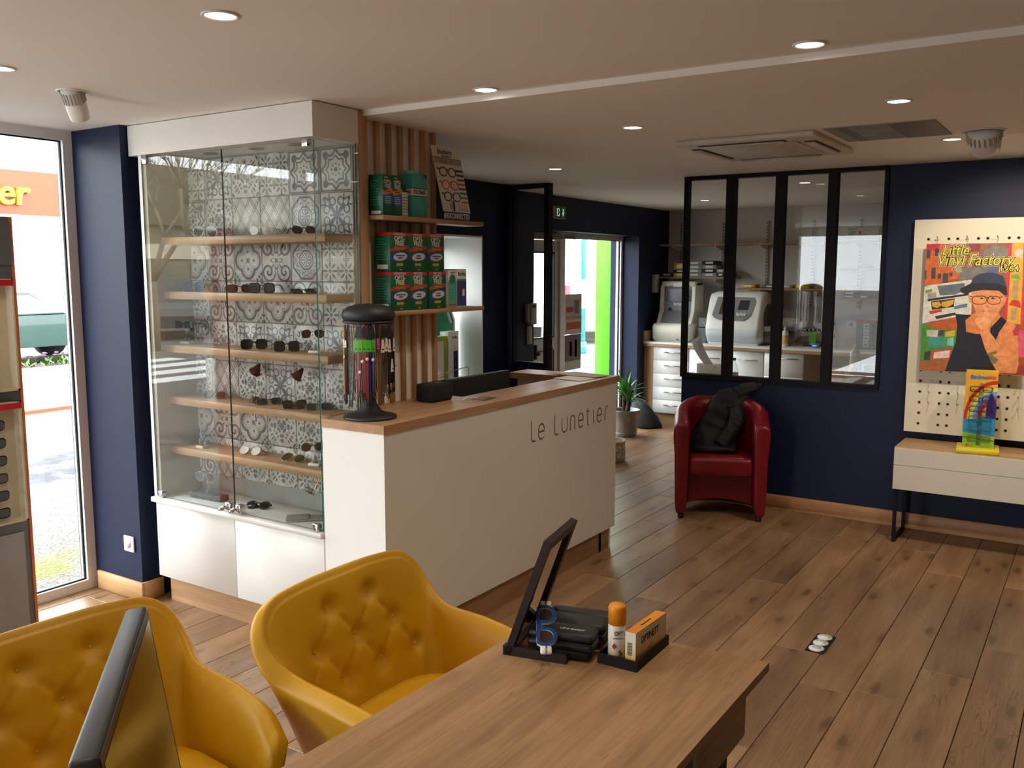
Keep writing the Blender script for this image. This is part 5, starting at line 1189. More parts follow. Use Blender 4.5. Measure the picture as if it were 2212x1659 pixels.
MB().box(-.14, .15, -.016, .02, .44, .575).build('screen', PDG, t)
text('briot', .055, MY((.0, -.020, .41)), WT, t, bold=.0008); MB().cyl((-.1, -.02, .35), (-.1, .0, .35), .018, n=14).build('knob', BLKPL, t)
MB().rbox(-.2, .2, -.2, .18, 0, .022, .004).build('foot', PLG, t); MB().box(.07, .1, -.225, -.2, .022, .036).build('red_switch', mat('switch_red', srgb(150, 40, 30), .4), t)
MB().box(-.05, .08, -.046, -.038, .60, .645).build('note', PAPW, t)
t = thing('lens_edger', 'rounded white lens edging machine with amber window', 'machine', (-3.29, 9.47, .9155))
prof = [(-.19, .015), (-.24, .09), (-.245, .17), (-.21, .30), (-.13, .50), (-.08, .545), (.05, .56), (.19, .54), (.22, .3), (.22, .015)]
shell(t, prof, .29, mat('machine_white', srgb(222, 222, 216), .35), 'body', .07)
shell(t, [(-.192, .012), (-.243, .088), (-.249, .165), (-.1, .17), (.2, .17), (.222, .012)], .285, PLG, 'lower_shell', .07)
def edg(x, s_): y_ = -.212 + (s_) * .085; z_ = .30 + s_ * .20; return (x, y_ - .006, z_)
pts = [(-.23, .05), (-.20, 1.0), (.20, 1.0), (.225, .75), (.19, .05), (.12, -.2), (-.14, -.2), (-.2, -.1)]
b = MB(); b.add([edg(x, s_) for x, s_ in pts] + [(edg(x, s_)[0], edg(x, s_)[1] + .05, edg(x, s_)[2]) for x, s_ in pts], [tuple(range(8)), tuple(range(15, 7, -1))] + [(i, (i + 1) % 8, 8 + (i + 1) % 8, 8 + i) for i in range(8)]); b.build('control_panel', PGREY, t)
def pan(pl, m_, nm):
    MB().add([(edg(x, s_)[0], edg(x, s_)[1] - .004, edg(x, s_)[2]) for x, s_ in pl] + [edg(x, s_) for x, s_ in pl], [(0, 1, 2, 3), (7, 6, 5, 4)] + [(i, (i + 1) % 4, 4 + (i + 1) % 4, 4 + i) for i in range(4)]).build(nm, m_, t)
pan([(-.16, .1), (-.14, .82), (-.04, .82), (-.04, .1)], mat('amber_window', srgb(74, 52, 22), .2), 'amber_window'); pan([(.04, .35), (.055, .84), (.16, .84), (.15, .35)], PDG, 'touch_screen'); pan([(-.14, .72), (-.138, .82), (-.06, .82), (-.06, .72)], CHROME, 'chrome_strip')
text('briot', .05, face_m((.09, -.2285, .325), (1, 0, 0), (0, .39, .92)), WT, t, bold=.0008)
MB().rbox(-.27, .27, -.2, .2, 0, .018, .005).build('foot', PLG, t); MB().cyl((.27, .05, .28), (.30, .05, .28), .15, n=20).build('side_disc', mat('smoked_disc', srgb(70, 62, 52), .3), t)
# small things on the worktop
zt = .9155
t = thing('label_printer', 'grey receipt printer between the two lens machines', 'printer', (-3.67, 9.42, zt))
MB().rbox(-.05, .05, -.06, .06, 0, .16, .01).rbox(-.055, .055, -.03, .06, .16, .27, .012).build('body', PGREY, t); MB().box(-.045, .045, -.02, .05, .27, .32).build('head', BLKPL, t); MB().box(-.04, .04, -.037, -.03, .17, .26).build('print_roll', GRYP, t)
def bottle(loc, r, h, m_, mc, label, nz=0., group='bottles in the workshop', lab=None):
    t = thing('bottle', label, 'bottle', loc, 0, group)
    MB().lathe([(r * .95, 0), (r, .004), (r, h * .72), (r * .45, h * .80), (r * .42, h * .84)], 16).build('body', m_, t)
    MB().lathe([(r * .5, h * .83), (r * .5, h * .9), (r * .22, h * .93), (r * .16, h), (0, h)] if nz == 0 else [(r * .55, h * .83), (r * .55, h * .97), (0, h)], 12).build('cap', mc, t)
    if lab: MB().lathe([(r * 1.01, h * .12), (r * 1.01, h * .55)], 16, cap=False).build('label', lab, t)
    return t
BLUB = mat('blue_plastic', srgb(20, 50, 150), .35); WB = mat('bottle_white', (.72, .71, .68), .4); REDB = mat('red_plastic', srgb(190, 25, 30), .4)
bottle((-3.06, 9.36, zt), .033, .19, BLUB, BLUB, 'blue squeeze bottle right of the edging machine')
t = thing('lens_meter', 'white and grey measuring instrument on the worktop', 'instrument', (-2.92, 9.48, zt))
MB().rbox(-.08, .08, -.1, .1, .02, .15, .015).build('base', PGREY, t); MB().add([(sx * .07, y_, z_) for sx in (-1, 1) for y_, z_ in ((-.13, .15), (-.13, .2), (.1, .2), (.1, .15))], [(0, 1, 2, 3), (4, 5, 6, 7), (0, 1, 5, 4), (1, 2, 6, 5), (2, 3, 7, 6), (3, 0, 4, 7)]).build('tray_top', PLG, t); MB().rbox(-.045, .045, .02, .1, .2, .38, .012).build('column', mat('machine_cream', (.6, .6, .5), .4), t)
for sx in (-.06, .06): MB().cyl((sx, -.08, 0), (sx, -.08, .03), .01, n=8).build('foot', BLKPL, t)
t = thing('roll_dispenser', 'white paper roll on a grey dispenser', 'dispenser', (-2.76, 9.6, zt))
MB().rbox(-.09, .06, -.09, .06, .03, .17, .01).build('housing', PGREY, t); MB().cyl((-.09, 0, .22), (.08, 0, .22), .065, n=20).build('roll', WB, t); MB().cyl((.085, 0, .2), (.13, 0, .2), .06, n=20).build('side_roll', WB, t); MB().box(-.08, .05, -.096, -.09, .08, .15).build('dark_slot', PDG, t)
for sx in (-.07, .04): MB().cyl((sx, -.06, 0), (sx, -.06, .04), .008, n=8).build('foot', STEEL, t)
bottle((-2.765, 9.36, zt), .035, .21, WB, WB, 'white nozzle bottle with orange label on the worktop', lab=mat('orange_label', srgb(215, 170, 90), .5))
t = thing('tool_rack', 'rack of small hand tools with a green card on the worktop', 'tool rack', (-2.52, 9.52, zt))
MB().box(-.1, .1, -.03, .03, 0, .05).build('block', BLKPL, t)
for i in range(9):
    x_ = -.085 + i * .021; q = MB().cyl((x_, 0, .03), (x_, .0, .15), .004, n=6).build('tool', STEEL, t); MB().lathe([(.0, .145), (.01, .155), (.01, .175), (0, .185)], 8, c=(x_, 0, 0)).build('tool_head', DKW if i % 2 else STEEL, q)
MB().box(-.03, .035, -.04, -.035, .02, .15).build('green_card', mat('tag_green', srgb(80, 175, 40), .5), t)
t = thing('blue_carton', 'small bright blue box on the worktop edge', 'box', (-2.455, 9.36, zt)); MB().rbox(-.033, .033, -.02, .03, 0, .045, .002, 1).build('carton', mat('carton_blue', srgb(60, 110, 210), .5), t); MB().box(-.02, .02, -.021, -.02, .015, .03).build('print', WHP, t)
bottle((-2.30, 9.45, zt), .022, .27, WB, mat('navy_cap', srgb(20, 26, 60), .4), 'tall white bottle with navy cap on the worktop', 1)
t = bottle((-2.275, 9.36, zt), .032, .13, WB, REDB, 'low wash bottle with red spout on the worktop', 1)
MB().tube([(0, 0, .12), (.005, 0, .17), (.03, 0, .21)], .005, 6).build('spout', REDB, t)
t = thing('wall_socket', 'white double wall socket above the worktop', 'socket', (-2.17, YBW - .001, 1.14))
MB().rbox(-.095, .095, -.01, 0, -.042, .042, .003).build('plate', WFRAME, t); MB().cyl((.05, -.013, 0), (.05, -.01, 0), .02, n=14).build('outlet', mat('light_ring_grey', (.4, .4, .4), .5), t); MB().cyl((-.05, -.013, 0), (-.05, -.01, 0), .02, n=14).build('outlet', mat('light_ring_grey', (.4, .4, .4), .5), t)
t = thing('parts_organiser', 'grey drawer organiser with a red top on the worktop', 'organiser', (-1.97, 9.55, zt))
MB().box(-.12, .14, -.07, .08, 0, .27).build('case', mat('organiser_grey', srgb(96, 98, 102), .5), t); MB().rbox(-.125, .145, -.075, .085, .27, .285, .003).build('red_top', REDB, t)
for i in range(4):
    for j in range(3): q = MB().box(-.05 + j * .062, .006 + j * .062, -.076, -.07, .02 + i * .062, .074 + i * .062).build('drawer', PLG if j == 0 else PGREY, t); MB().box(-.035 + j * .062, -.01 + j * .062, -.08, -.076, .04 + i * .062, .05 + i * .062).build('pull', BLKPL, q)
t = thing('electric_box', 'pale electrical box on the navy wall beside the shelf', 'electrical box', (-4.279, 9.42, 1.55))
MB().rbox(0, .05, -.05, .05, -.1, .1, .006).build('cover', mat('box_ivory', srgb(170, 166, 150), .5), t); MB().box(.05, .053, -.02, .0, -.03, -.015).build('switch', BLKPL, t); MB().box(.05, .053, -.03, .0, .04, .05).build('slot', PGREY, t)
# desk right behind the screen
t = thing('workshop_desk', 'oak work desk just behind the glazed screen', 'desk', (-2.0, 6.8, 0)); OFF = t.location
MB().box(-2.6, -1.2, 6.5, 7.15, .77, .80).build('desktop', OAKX, t, OFF)
for x in (-2.56, -1.26):
    for y_ in (6.53, 7.1): MB().box(x, x + .04, y_, y_ + .04, 0, .77).build('leg', BLACK, t, OFF)
t = thing('paper_roll', 'large paper roll with a loose sheet standing up', 'paper roll', (-2.6 + .02, 6.75, .8005)); 
MB().lathe([(.095, 0), (.095, .17), (.03, .17), (.03, .02)], 24).build('roll', mat('tissue_white', (.72, .70, .66), .8), t)
sh = MB(); rows = []
for i in range(9):
    u = i / 8; c_ = Vector((.03 - u * .15 - .02 * math.sin(u * 3.14), -.05 + .05 * u, .15 + u * .215)); rows.append([c_ + Vector((-.03, .0, -.02 * u)), c_ + Vector((.05, -.02, .025 * u))])
sh.ring(rows, closed=False, smooth=True, cap=False); o = sh.build('loose_sheet', mat('tissue_white', (.72, .70, .66), .8), t); md = o.modifiers.new('solid', 'SOLIDIFY'); md.thickness = .002
t = thing('water_bottle', 'clear plastic water bottle with green cap behind the screen', 'bottle', (-2.39, 6.78, .8005), 0)
MB().lathe([(.033, 0), (.036, .01), (.036, .12), (.030, .16), (.014, .2), (.013, .21)], 18).build('body', glass('pet_plastic', (.85, .9, .9), 1.3), t); MB().lathe([(.016, .205), (.016, .225), (0, .226)], 14).build('cap', mat('cap_green', srgb(40, 120, 60), .4), t); MB().lathe([(.0365, .07), (.0365, .11)], 18, cap=False).build('label', mat('label_pale', srgb(200, 205, 200), .5), t)
MB().lathe([(.034, .004), (.034, .05)], 18).build('green_sprig', mat('leaf_dark', srgb(60, 100, 60), .6), t)
t = thing('carton_box', 'brown cardboard carton on the desk behind the screen', 'carton', (-1.57, 7.0, .8005)); MB().box(-.16, .2, -.1, .14, 0, .155).build('carton', mat('cardboard', srgb(176, 138, 96), .8), t); MB().box(-.02, .02, -.101, -.1, .05, .155).box(-.02, .02, -.1, .14, .155, .156).build('tape', mat('packing_tape', srgb(200, 170, 100), .4), t)
t = bottle((-1.54, 6.98, .957), .034, .2, WB, WB, 'white lens spray bottle standing on the cardboard carton', lab=mat('orange_label2', srgb(225, 205, 140), .5))
t = thing('gadget_box', 'small printed gadget box beside the spray bottle', 'box', (-1.44, 7.03, .957), .4); MB().box(-.05, .05, -.03, .03, 0, .05).build('carton', PLG, t); MB().box(-.04, .0, -.031, -.03, .01, .04).build('print', BLKPL, t)
# patterned basket on the floor past the counter end
t = thing('woven_basket', 'small white and grey woven basket on the floor past the counter', 'basket', (-3.62, 7.18, 0))
MB().lathe([(.1, 0), (.11, .02), (.105, .17), (.11, .19), (.1, .19), (.095, .03)], 20).build('body', mat('basket_weave', srgb(190, 186, 170), .8, var=.5, vscale=40), t)
POSTER = [
('orange_house',(205, 100, 45),[(-0.001,0.788),(0.202,0.791),(0.197,0.582),(-0.012,0.52)]),
('red_awning',(195, 45, 60),[(-0.001,0.788),(0.081,0.789),(0.06,0.744),(0.001,0.745)]),
('house_window',(70, 62, 70),[(0.004,0.752),(0.025,0.752),(0.025,0.699),(0.004,0.699)]),
('house_window',(70, 62, 70),[(0.051,0.759),(0.074,0.759),(0.073,0.714),(0.051,0.714)]),
('house_window',(70, 62, 70),[(0.036,0.642),(0.061,0.642),(0.062,0.574),(0.037,0.574)]),
('house_window',(70, 62, 70),[(0.103,0.608),(0.134,0.608),(0.134,0.548),(0.103,0.548)]),
('house_window',(70, 62, 70),[(0.0,0.627),(0.009,0.627),(0.009,0.57),(0.0,0.57)]),
('house_window',(70, 62, 70),[(0.075,0.605),(0.094,0.605),(0.093,0.574),(0.074,0.574)]),
('house_window',(70, 62, 70),[(0.14,0.612),(0.158,0.612),(0.156,0.59),(0.139,0.59)]),
('mural_ground',(150, 95, 70),[(0.192,0.791),(0.45,0.792),(0.463,0.511),(0.192,0.545)]),
('mural_red',(150, 60, 55),[(0.236,0.79),(0.303,0.791),(0.299,0.742),(0.252,0.738)]),
('graffiti_grey',(130, 125, 120),[(0.319,0.738),(0.369,0.774),(0.449,0.754),(0.451,0.707),(0.317,0.708)]),
('graffiti_grey',(120, 118, 120),[(0.189,0.609),(0.211,0.635),(0.347,0.657),(0.36,0.602),(0.275,0.583),(0.198,0.56)]),
('graffiti_blue',(95, 105, 150),[(0.344,0.649),(0.403,0.657),(0.406,0.598),(0.353,0.609)]),
('graffiti_face',(160, 160, 150),[(0.169,0.646),(0.203,0.653),(0.208,0.62),(0.189,0.609),(0.174,0.62)]),
('pink_column',(215, 55, 75),[(0.45,0.792),(0.469,0.792),(0.475,0.328),(0.455,0.327)]),
('yellow_house',(225, 175, 60),[(0.469,0.792),(0.529,0.792),(0.544,0.308),(0.469,0.306)]),
('pink_column',(215, 60, 70),[(0.535,0.656),(0.546,0.656),(0.553,0.309),(0.54,0.308)]),
('house_door',(190, 150, 110),[(0.486,0.569),(0.515,0.566),(0.515,0.453),(0.486,0.46)]),
('house_door',(190, 150, 110),[(0.486,0.401),(0.518,0.402),(0.513,0.329),(0.488,0.328)]),
('flower_box',(205, 60, 40),[(0.472,0.42),(0.49,0.453),(0.529,0.446),(0.538,0.403),(0.505,0.413)]),
('green_leaves',(120, 170, 60),[(0.474,0.598),(0.506,0.606),(0.531,0.566),(0.511,0.573),(0.479,0.58)]),
('pale_statue',(220, 205, 190),[(0.482,0.736),(0.503,0.757),(0.529,0.743),(0.529,0.692),(0.49,0.714)]),
('green_wall',(70, 140, 40),[(0.0,0.298),(0.202,0.272),(0.204,0.067),(0.0,0.055)]),
('graffiti_teal',(60, 150, 140),[(0.038,0.215),(0.14,0.214),(0.139,0.147),(0.047,0.148)]),
('graffiti_white',(200, 190, 180),[(0.028,0.254),(0.095,0.257),(0.094,0.212),(0.033,0.215)]),
('graffiti_red',(200, 60, 70),[(0.063,0.126),(0.179,0.149),(0.173,0.076),(0.061,0.067)]),
('graffiti_pale',(225, 200, 195),[(0.079,0.116),(0.17,0.134),(0.165,0.087),(0.076,0.076)]),
('graffiti_cyan',(120, 190, 190),[(0.151,0.209),(0.185,0.216),(0.186,0.16),(0.148,0.164)]),
('graffiti_yellow',(205, 180, 60),[(0.138,0.247),(0.193,0.26),(0.19,0.221),(0.135,0.214)]),
('graffiti_violet',(70, 45, 80),[(0.097,0.251),(0.128,0.258),(0.129,0.224),(0.097,0.22)]),
('graffiti_dark',(50, 50, 60),[(0.023,0.113),(0.058,0.126),(0.056,0.067),(0.022,0.065)]),
('wood_floor',(170, 95, 45),[(-0.002,0.058),(0.168,0.07),(0.152,0.002),(0.0,0.0)]),
('wood_floor',(150, 60, 40),[(0.542,0.064),(0.575,0.063),(0.578,0.008),(0.528,0.009)]),
('mural_pink',(215, 90, 120),[(0.533,0.273),(0.562,0.268),(0.572,0.109),(0.539,0.112)]),
('boombox',(215, 212, 205),[(0.002,0.52),(0.019,0.532),(0.262,0.57),(0.27,0.542),(0.274,0.359),(0.049,0.307),(0.0,0.294)]),
('tape_window',(95, 110, 120),[(0.076,0.529),(0.229,0.549),(0.228,0.504),(0.179,0.477),(0.093,0.472)]),
('boombox_shadow',(40, 42, 45),[(0.024,0.448),(0.253,0.486),(0.257,0.475),(0.026,0.433)]),
('boombox_panel',(50, 48, 50),[(0.044,0.433),(0.177,0.455),(0.176,0.402),(0.052,0.38)]),
('graffiti_gold',(215, 165, 40),[(0.05,0.426),(0.091,0.434),(0.106,0.412),(0.08,0.392),(0.054,0.403)]),
('graffiti_gold',(215, 165, 40),[(0.105,0.431),(0.174,0.447),(0.172,0.421),(0.135,0.397),(0.107,0.404)]),
('graffiti_red',(195, 60, 40),[(0.035,0.372),(0.108,0.389),(0.109,0.37),(0.043,0.353)]),
('graffiti_blue',(90, 120, 160),[(0.176,0.406),(0.25,0.426),(0.248,0.403),(0.18,0.387)]),
('key_row',(45, 45, 48),[(0.072,0.342),(0.185,0.368),(0.189,0.353),(0.08,0.323)]),
('slider_panel',(150, 150, 150),[(0.022,0.482),(0.071,0.491),(0.074,0.46),(0.027,0.452)]),
('graffiti_green',(130, 160, 60),[(0.007,0.501),(0.045,0.513),(0.049,0.494),(0.008,0.482)]),
('raised_arm',(185, 85, 35),[(0.023,0.296),(0.069,0.303),(0.198,0.343),(0.203,0.261),(0.112,0.26),(0.05,0.275)]),
('tank_top',(18, 20, 34),[(0.187,0.359),(0.267,0.356),(0.3,0.297),(0.334,0.287),(0.383,0.278),(0.437,0.35),(0.467,0.324),(0.422,0.198),(0.435,0.014),(0.147,0.002),(0.199,0.189),(0.201,0.288)]),
('chest',(215, 130, 75),[(0.244,0.322),(0.268,0.345),(0.314,0.39),(0.41,0.392),(0.442,0.334),(0.397,0.289),(0.371,0.24),(0.313,0.24),(0.253,0.251)]),
('strap',(18, 20, 34),[(0.383,0.278),(0.437,0.35),(0.468,0.324),(0.423,0.258),(0.417,0.203),(0.385,0.251)]),
('shoulder',(225, 140, 85),[(0.415,0.198),(0.433,0.258),(0.469,0.324),(0.51,0.315),(0.531,0.267),(0.546,0.064),(0.535,0.01),(0.438,0.009),(0.418,0.057),(0.442,0.178)]),
('forearm',(228, 146, 92),[(0.329,0.249),(0.368,0.288),(0.385,0.251),(0.44,0.177),(0.518,0.095),(0.542,0.021),(0.441,0.004),(0.411,0.056),(0.362,0.152),(0.344,0.206)]),
('tattoo',(110, 110, 70),[(0.378,0.126),(0.427,0.144),(0.426,0.128),(0.403,0.116),(0.438,0.091),(0.425,0.063),(0.403,0.064),(0.39,0.093)]),
('flower_tattoo',(200, 50, 90),[(0.503,0.266),(0.52,0.294),(0.536,0.267),(0.535,0.241),(0.51,0.237)]),
('face',(228, 150, 100),[(0.265,0.508),(0.451,0.503),(0.445,0.441),(0.432,0.393),(0.408,0.348),(0.374,0.31),(0.34,0.324),(0.304,0.36),(0.28,0.423)]),
('ear',(222, 140, 92),[(0.249,0.478),(0.271,0.475),(0.28,0.423),(0.263,0.43)]),
('ear',(222, 140, 92),[(0.44,0.467),(0.461,0.469),(0.452,0.426),(0.437,0.404)]),
('cap_crown',(52, 58, 86),[(0.26,0.546),(0.275,0.583),(0.307,0.605),(0.346,0.613),(0.392,0.609),(0.433,0.591),(0.456,0.525),(0.399,0.547),(0.333,0.55)]),
('cap_brim',(34, 34, 42),[(0.207,0.515),(0.26,0.546),(0.333,0.552),(0.406,0.547),(0.456,0.525),(0.462,0.482),(0.446,0.478),(0.412,0.507),(0.336,0.509),(0.269,0.497),(0.24,0.478),(0.205,0.496)]),
('eye',(60, 40, 35),[(0.312,0.459),(0.325,0.464),(0.339,0.457),(0.326,0.452)]),
('eye',(60, 40, 35),[(0.372,0.46),(0.385,0.465),(0.401,0.459),(0.385,0.453)]),
('eyebrow',(150, 95, 60),[(0.301,0.474),(0.341,0.474),(0.341,0.469),(0.301,0.466)]),
('eyebrow',(150, 95, 60),[(0.367,0.475),(0.407,0.475),(0.407,0.469),(0.368,0.47)]),
('nose',(205, 125, 85),[(0.345,0.406),(0.357,0.421),(0.373,0.406),(0.359,0.4)]),
('mouth',(200, 95, 90),[(0.328,0.379),(0.356,0.391),(0.38,0.38),(0.357,0.371)]),
('hand',(238, 165, 115),[(0.344,0.398),(0.351,0.409),(0.362,0.399),(0.375,0.34),(0.386,0.31),(0.379,0.288),(0.333,0.264),(0.301,0.307),(0.296,0.33),(0.322,0.345),(0.345,0.346)]),
('finger_crease',(205, 125, 80),[(0.303,0.322),(0.326,0.328),(0.327,0.325),(0.304,0.319)]),
('finger_crease',(205, 125, 80),[(0.318,0.3),(0.341,0.306),(0.342,0.303),(0.319,0.297)]),
('finger_crease',(205, 125, 80),[(0.335,0.286),(0.358,0.291),(0.359,0.288),(0.336,0.282)]),
]
PGLASS = [[(0.353, 0.448), (0.352, 0.436), (0.347, 0.429), (0.339, 0.425), (0.327, 0.422), (0.304, 0.422), (0.292, 0.424), (0.283, 0.428), (0.278, 0.434), (0.276, 0.446), (0.277, 0.458), (0.281, 0.465), (0.289, 0.469), (0.302, 0.471), (0.324, 0.472), (0.337, 0.47), (0.345, 0.466), (0.35, 0.459)], [(0.427, 0.448), (0.426, 0.437), (0.422, 0.43), (0.415, 0.426), (0.404, 0.424), (0.385, 0.423), (0.374, 0.425), (0.366, 0.429), (0.361, 0.435), (0.359, 0.447), (0.36, 0.458), (0.364, 0.464), (0.371, 0.469), (0.382, 0.471), (0.401, 0.471), (0.412, 0.469), (0.42, 0.465), (0.424, 0.459)]]
# ================================================================ pegboard, poster, console on the right
YP = 6.26
pb = thing('pegboard', 'cream wall pegboard with black holes above the console', 'pegboard', (-.4, YP, 1.34)); OFF = pb.location
MB().box(-1.055, .95, YP, YP + .03, .662, 2.015).build('board', CREAM, pb, OFF)
MB().box(-1.03, .92, YP + .03, YM, .69, 1.99).build('spacer', BLACK, pb, OFF)
hm = MB().lathe([(.0105, 0), (.0105, -.001), (.007, -.0012)], 12, M=Matrix.Rotation(R(90), 4, 'X')).lathe([(.0075, .0), (.0075, -.0014)], 12, m=1, M=Matrix.Rotation(R(90), 4, 'X')).build('hole', [mat('hole_ring', srgb(200, 190, 160), .5), mat('hole_black', (.003, .003, .003), .9)], pb)
hd_ = hm.data; bpy.data.objects.remove(hm)
for v_ in hd_.vertices: v_.co.y = -abs(v_.co.y) - .0002
xs = [-.971, -.854, -.804, -.689, -.638, -.523, -.473, -.358, -.307, -.19]
zr = [1.893] + [1.065 - .069 * i for i in range(6)]
for zz in zr:
    for x in xs:
        o = bpy.data.objects.new('hole', hd_); COL.objects.link(o); o.parent = pb; o.location = Vector((x, YP, zz)) - OFF
pin = MB().cyl((0, 0, 0), (0, -.05, .004), .0028, n=6).cyl((0, -.05, .004), (0, -.054, .016), .004, n=6).build('peg', CHROME, pb); pd_ = pin.data; bpy.data.objects.remove(pin)
for zz in [1.893] + zr[2:5]:
    for x in (-.913, -.747, -.581, -.415):
        o = bpy.data.objects.new('peg', pd_); COL.objects.link(o); o.parent = pb; o.location = Vector((x, YP, zz)) - OFF
pt = thing('advert_poster', 'colourful eyewear poster of a boy in a cap hung on the pegboard', 'poster', (-.968, 6.18, 1.073))
MB().rbox(0, .60, 0, .006, -.002, .79, .001, 1).build('board', PAPW, pt)
mats = []; b = MB()
def shift(q): return [(min(max(x, 0), .60), min(max(z_, 0), .788)) for x, z_ in q]
for i, (nm, col, q) in enumerate([('base', (170, 80, 50), [(0, 0), (.6, 0), (.6, .788), (0, .788)])] + POSTER):
    m_ = mat('pp_%d_%d_%d' % col, srgb(*col), .45, var=.16, vscale=30)
    if m_ not in mats: mats.append(m_)
    b.add([(x, -.0002 - i * .00004, z_) for x, z_ in shift(q)], [tuple(range(len(q)))], mats.index(m_))
o = b.build('printed_picture', mats, pt, fixn=False)
yo = -.0002 - (len(POSTER) + 2) * .00004
g = MB()
for q in PGLASS: g.tube([(x, yo, z_) for x, z_ in q], .0022, 4, closed=True)
g.tube([(.353, yo, .462), (.356, yo, .465), (.36, yo, .462)], .0022, 4).tube([(.277, yo, .465), (.262, yo, .47)], .0026, 4).tube([(.426, yo, .465), (.438, yo, .468)], .0026, 4)
for v_ in g.v: v_.y = yo + (v_.y - yo) * .1
g.build('printed_glasses', mat('print_black', (.02, .015, .012), .5), pt)
LY = mat('logo_yellow', srgb(225, 210, 40), .45); LK = mat('logo_black', (.03, .03, .02), .5); LW = mat('logo_white', (.75, .70, .60), .5)
for body, sz, x, z_, sx, sh in (('Little', .088, .165, .747, .82, .25), ('Vinyl Factory', .098, .27, .686, .80, .25), ('1964', .05, .461, .637, 1.05, 0)):
    text(body, sz, MY((x, yo - .0001, z_)), LW, pt, sx=sx, shear=sh, bold=.008, ext=.0001)
    text(body, sz, MY((x, yo - .0005, z_)), LK, pt, sx=sx, shear=sh, bold=.005, ext=.0001)
    text(body, sz, MY((x, yo - .0009, z_)), LY, pt, sx=sx, shear=sh, bold=.0008, ext=.0001)
for x in (.05, .22, .38): MB().tube([(x, .07, .79), (x + .012, .01, .815), (x + .005, -.004, .78)], .002, 5).build('hanger', ACR, pt)
# console
cs = thing('wall_console', 'cream two drawer console with oak top on black legs', 'console', (-.05, 6.1, 0)); OFF = cs.location
CON = mat('console_cream', (.72, .68, .58), .45, var=.01)
MB().box(-1.043, .95, 5.945, 6.30, .348, .606).build('body', CON, cs, OFF)
MB().box(-1.046, .952, 5.93, 5.945, .500, .606).build('upper_drawer', CON, cs, OFF); MB().box(-1.046, .952, 5.93, 5.945, .346, .4975).build('lower_drawer', CON, cs, OFF)
MB().box(-1.046, .952, 5.945, 6.31, .606, .612).build('oak_top', OAKX, cs, OFF)
for x in (-1.04, .85):
    f = MB(); f.box(x, x + .02, 5.95, 5.97, 0, .346).box(x, x + .02, 6.27, 6.29, 0, .346).box(x, x + .02, 5.97, 6.27, 0, .02); f.build('leg_frame', BLACK, cs, OFF)
# children's glasses display
t = thing('kids_display', 'yellow children glasses display tower on the console', 'display stand', (-.60, 6.06, .6125), R(6))
KY = mat('kids_yellow', srgb(225, 205, 40), .4)
MB().rbox(-.115, .115, -.115, .115, 0, .025, .003, 1).build('base', KY, t)
MB().box(-.085, .085, -.05, .05, .025, .49).build('tower', KY, t)
MB().box(-.0855, -.085, -.045, .045, .14, .485).build('mirror_side', mat('mirror_silver', (.85, .86, .86), .02, 1., var=0), t)
pm_, mats = MB(), []
def kp(col, q, i):
    m_ = mat('kp_%d_%d_%d' % col, srgb(*col), .4)
    if m_ not in mats: mats.append(m_)
    pm_.add([(x, -.0504 - i * .0001, z_) for x, z_ in q], [tuple(range(len(q)))], mats.index(m_))
kp((235, 170, 50), [(-.085, .03), (.085, .03), (.085, .49), (-.085, .49)], 0)
kp((50, 150, 205), [(-.085, .12), (.085, .10), (.085, .21), (-.04, .22), (-.085, .21)], 1)
def arcb(r0, r1, col, i):
    q = [(.085 - r0 * math.cos(R(a_)) * .9, .2 + r0 * math.sin(R(a_)) * 1.25) for a_ in range(0, 91, 10)] + [(.085 - r1 * math.cos(R(a_)) * .9, .2 + r1 * math.sin(R(a_)) * 1.25) for a_ in range(90, -1, -10)]
    kp(col, [(max(-.085, x), z_) for x, z_ in q], i)
for i, (r0, r1, c_) in enumerate(((.19, .172, (200, 50, 40)), (.172, .156, (235, 190, 50)), (.156, .138, (240, 225, 140)), (.138, .12, (110, 180, 220)), (.12, .104, (150, 110, 190)), (.104, .09, (200, 40, 90)))): arcb(r0, r1, c_, 2 + i)
kp((60, 40, 120), [(.03, .21), (.085, .21), (.085, .30), (.06, .36), (.05, .36), (.035, .30)], 9)
kp((150, 190, 50), [(-.085, .03), (.085, .03), (.085, .08), (.0, .11), (-.085, .12)], 10); kp((60, 160, 60), [(-.085, .085), (.085, .07), (.085, .08), (-.085, .095)], 11)
kp((225, 70, 90), [(-.07, .04), (-.06, .03), (-.05, .04), (-.06, .052)], 12)
pm_.build('printed_front', mats, t, fixn=False)
text('Binôme', .03, MY((-.015, -.0522, .455)), mat('kids_blue', srgb(60, 130, 190), .4), t, bold=.0015); text('kids', .028, MY((.053, -.0522, .457)), mat('kids_red', srgb(220, 80, 60), .4), t, bold=.001)
MB().box(-.012, .012, -.056, -.052, .045, .42).build('rack_strip', ACR, t)
kc = (FBLK, mat('kids_navy', srgb(30, 30, 50), .3), mat('kids_maroon', srgb(70, 25, 30), .3), mat('kids_green', srgb(50, 120, 90), .3), mat('kids_teal', srgb(60, 130, 110), .3), mat('kids_olive', srgb(90, 110, 60), .3))
CLR = glass('clear_lens', (.92, .94, .94), 1.4)
wm = t.matrix_basis
for i in range(6):
    p_ = Matrix.Translation((-.60, 6.06, .6125)) @ Matrix.Rotation(R(6), 4, 'Z') @ Vector((.0, -.068, .365 - i * .06))
    sunglasses('square', p_, R(6), '%s child spectacles hooked on the yellow display tower' % names[i], kc[i], CLR, .0022, .048, .034, group='children spectacles on the tower', cat='spectacles', name='child_spectacles', temple=.03)
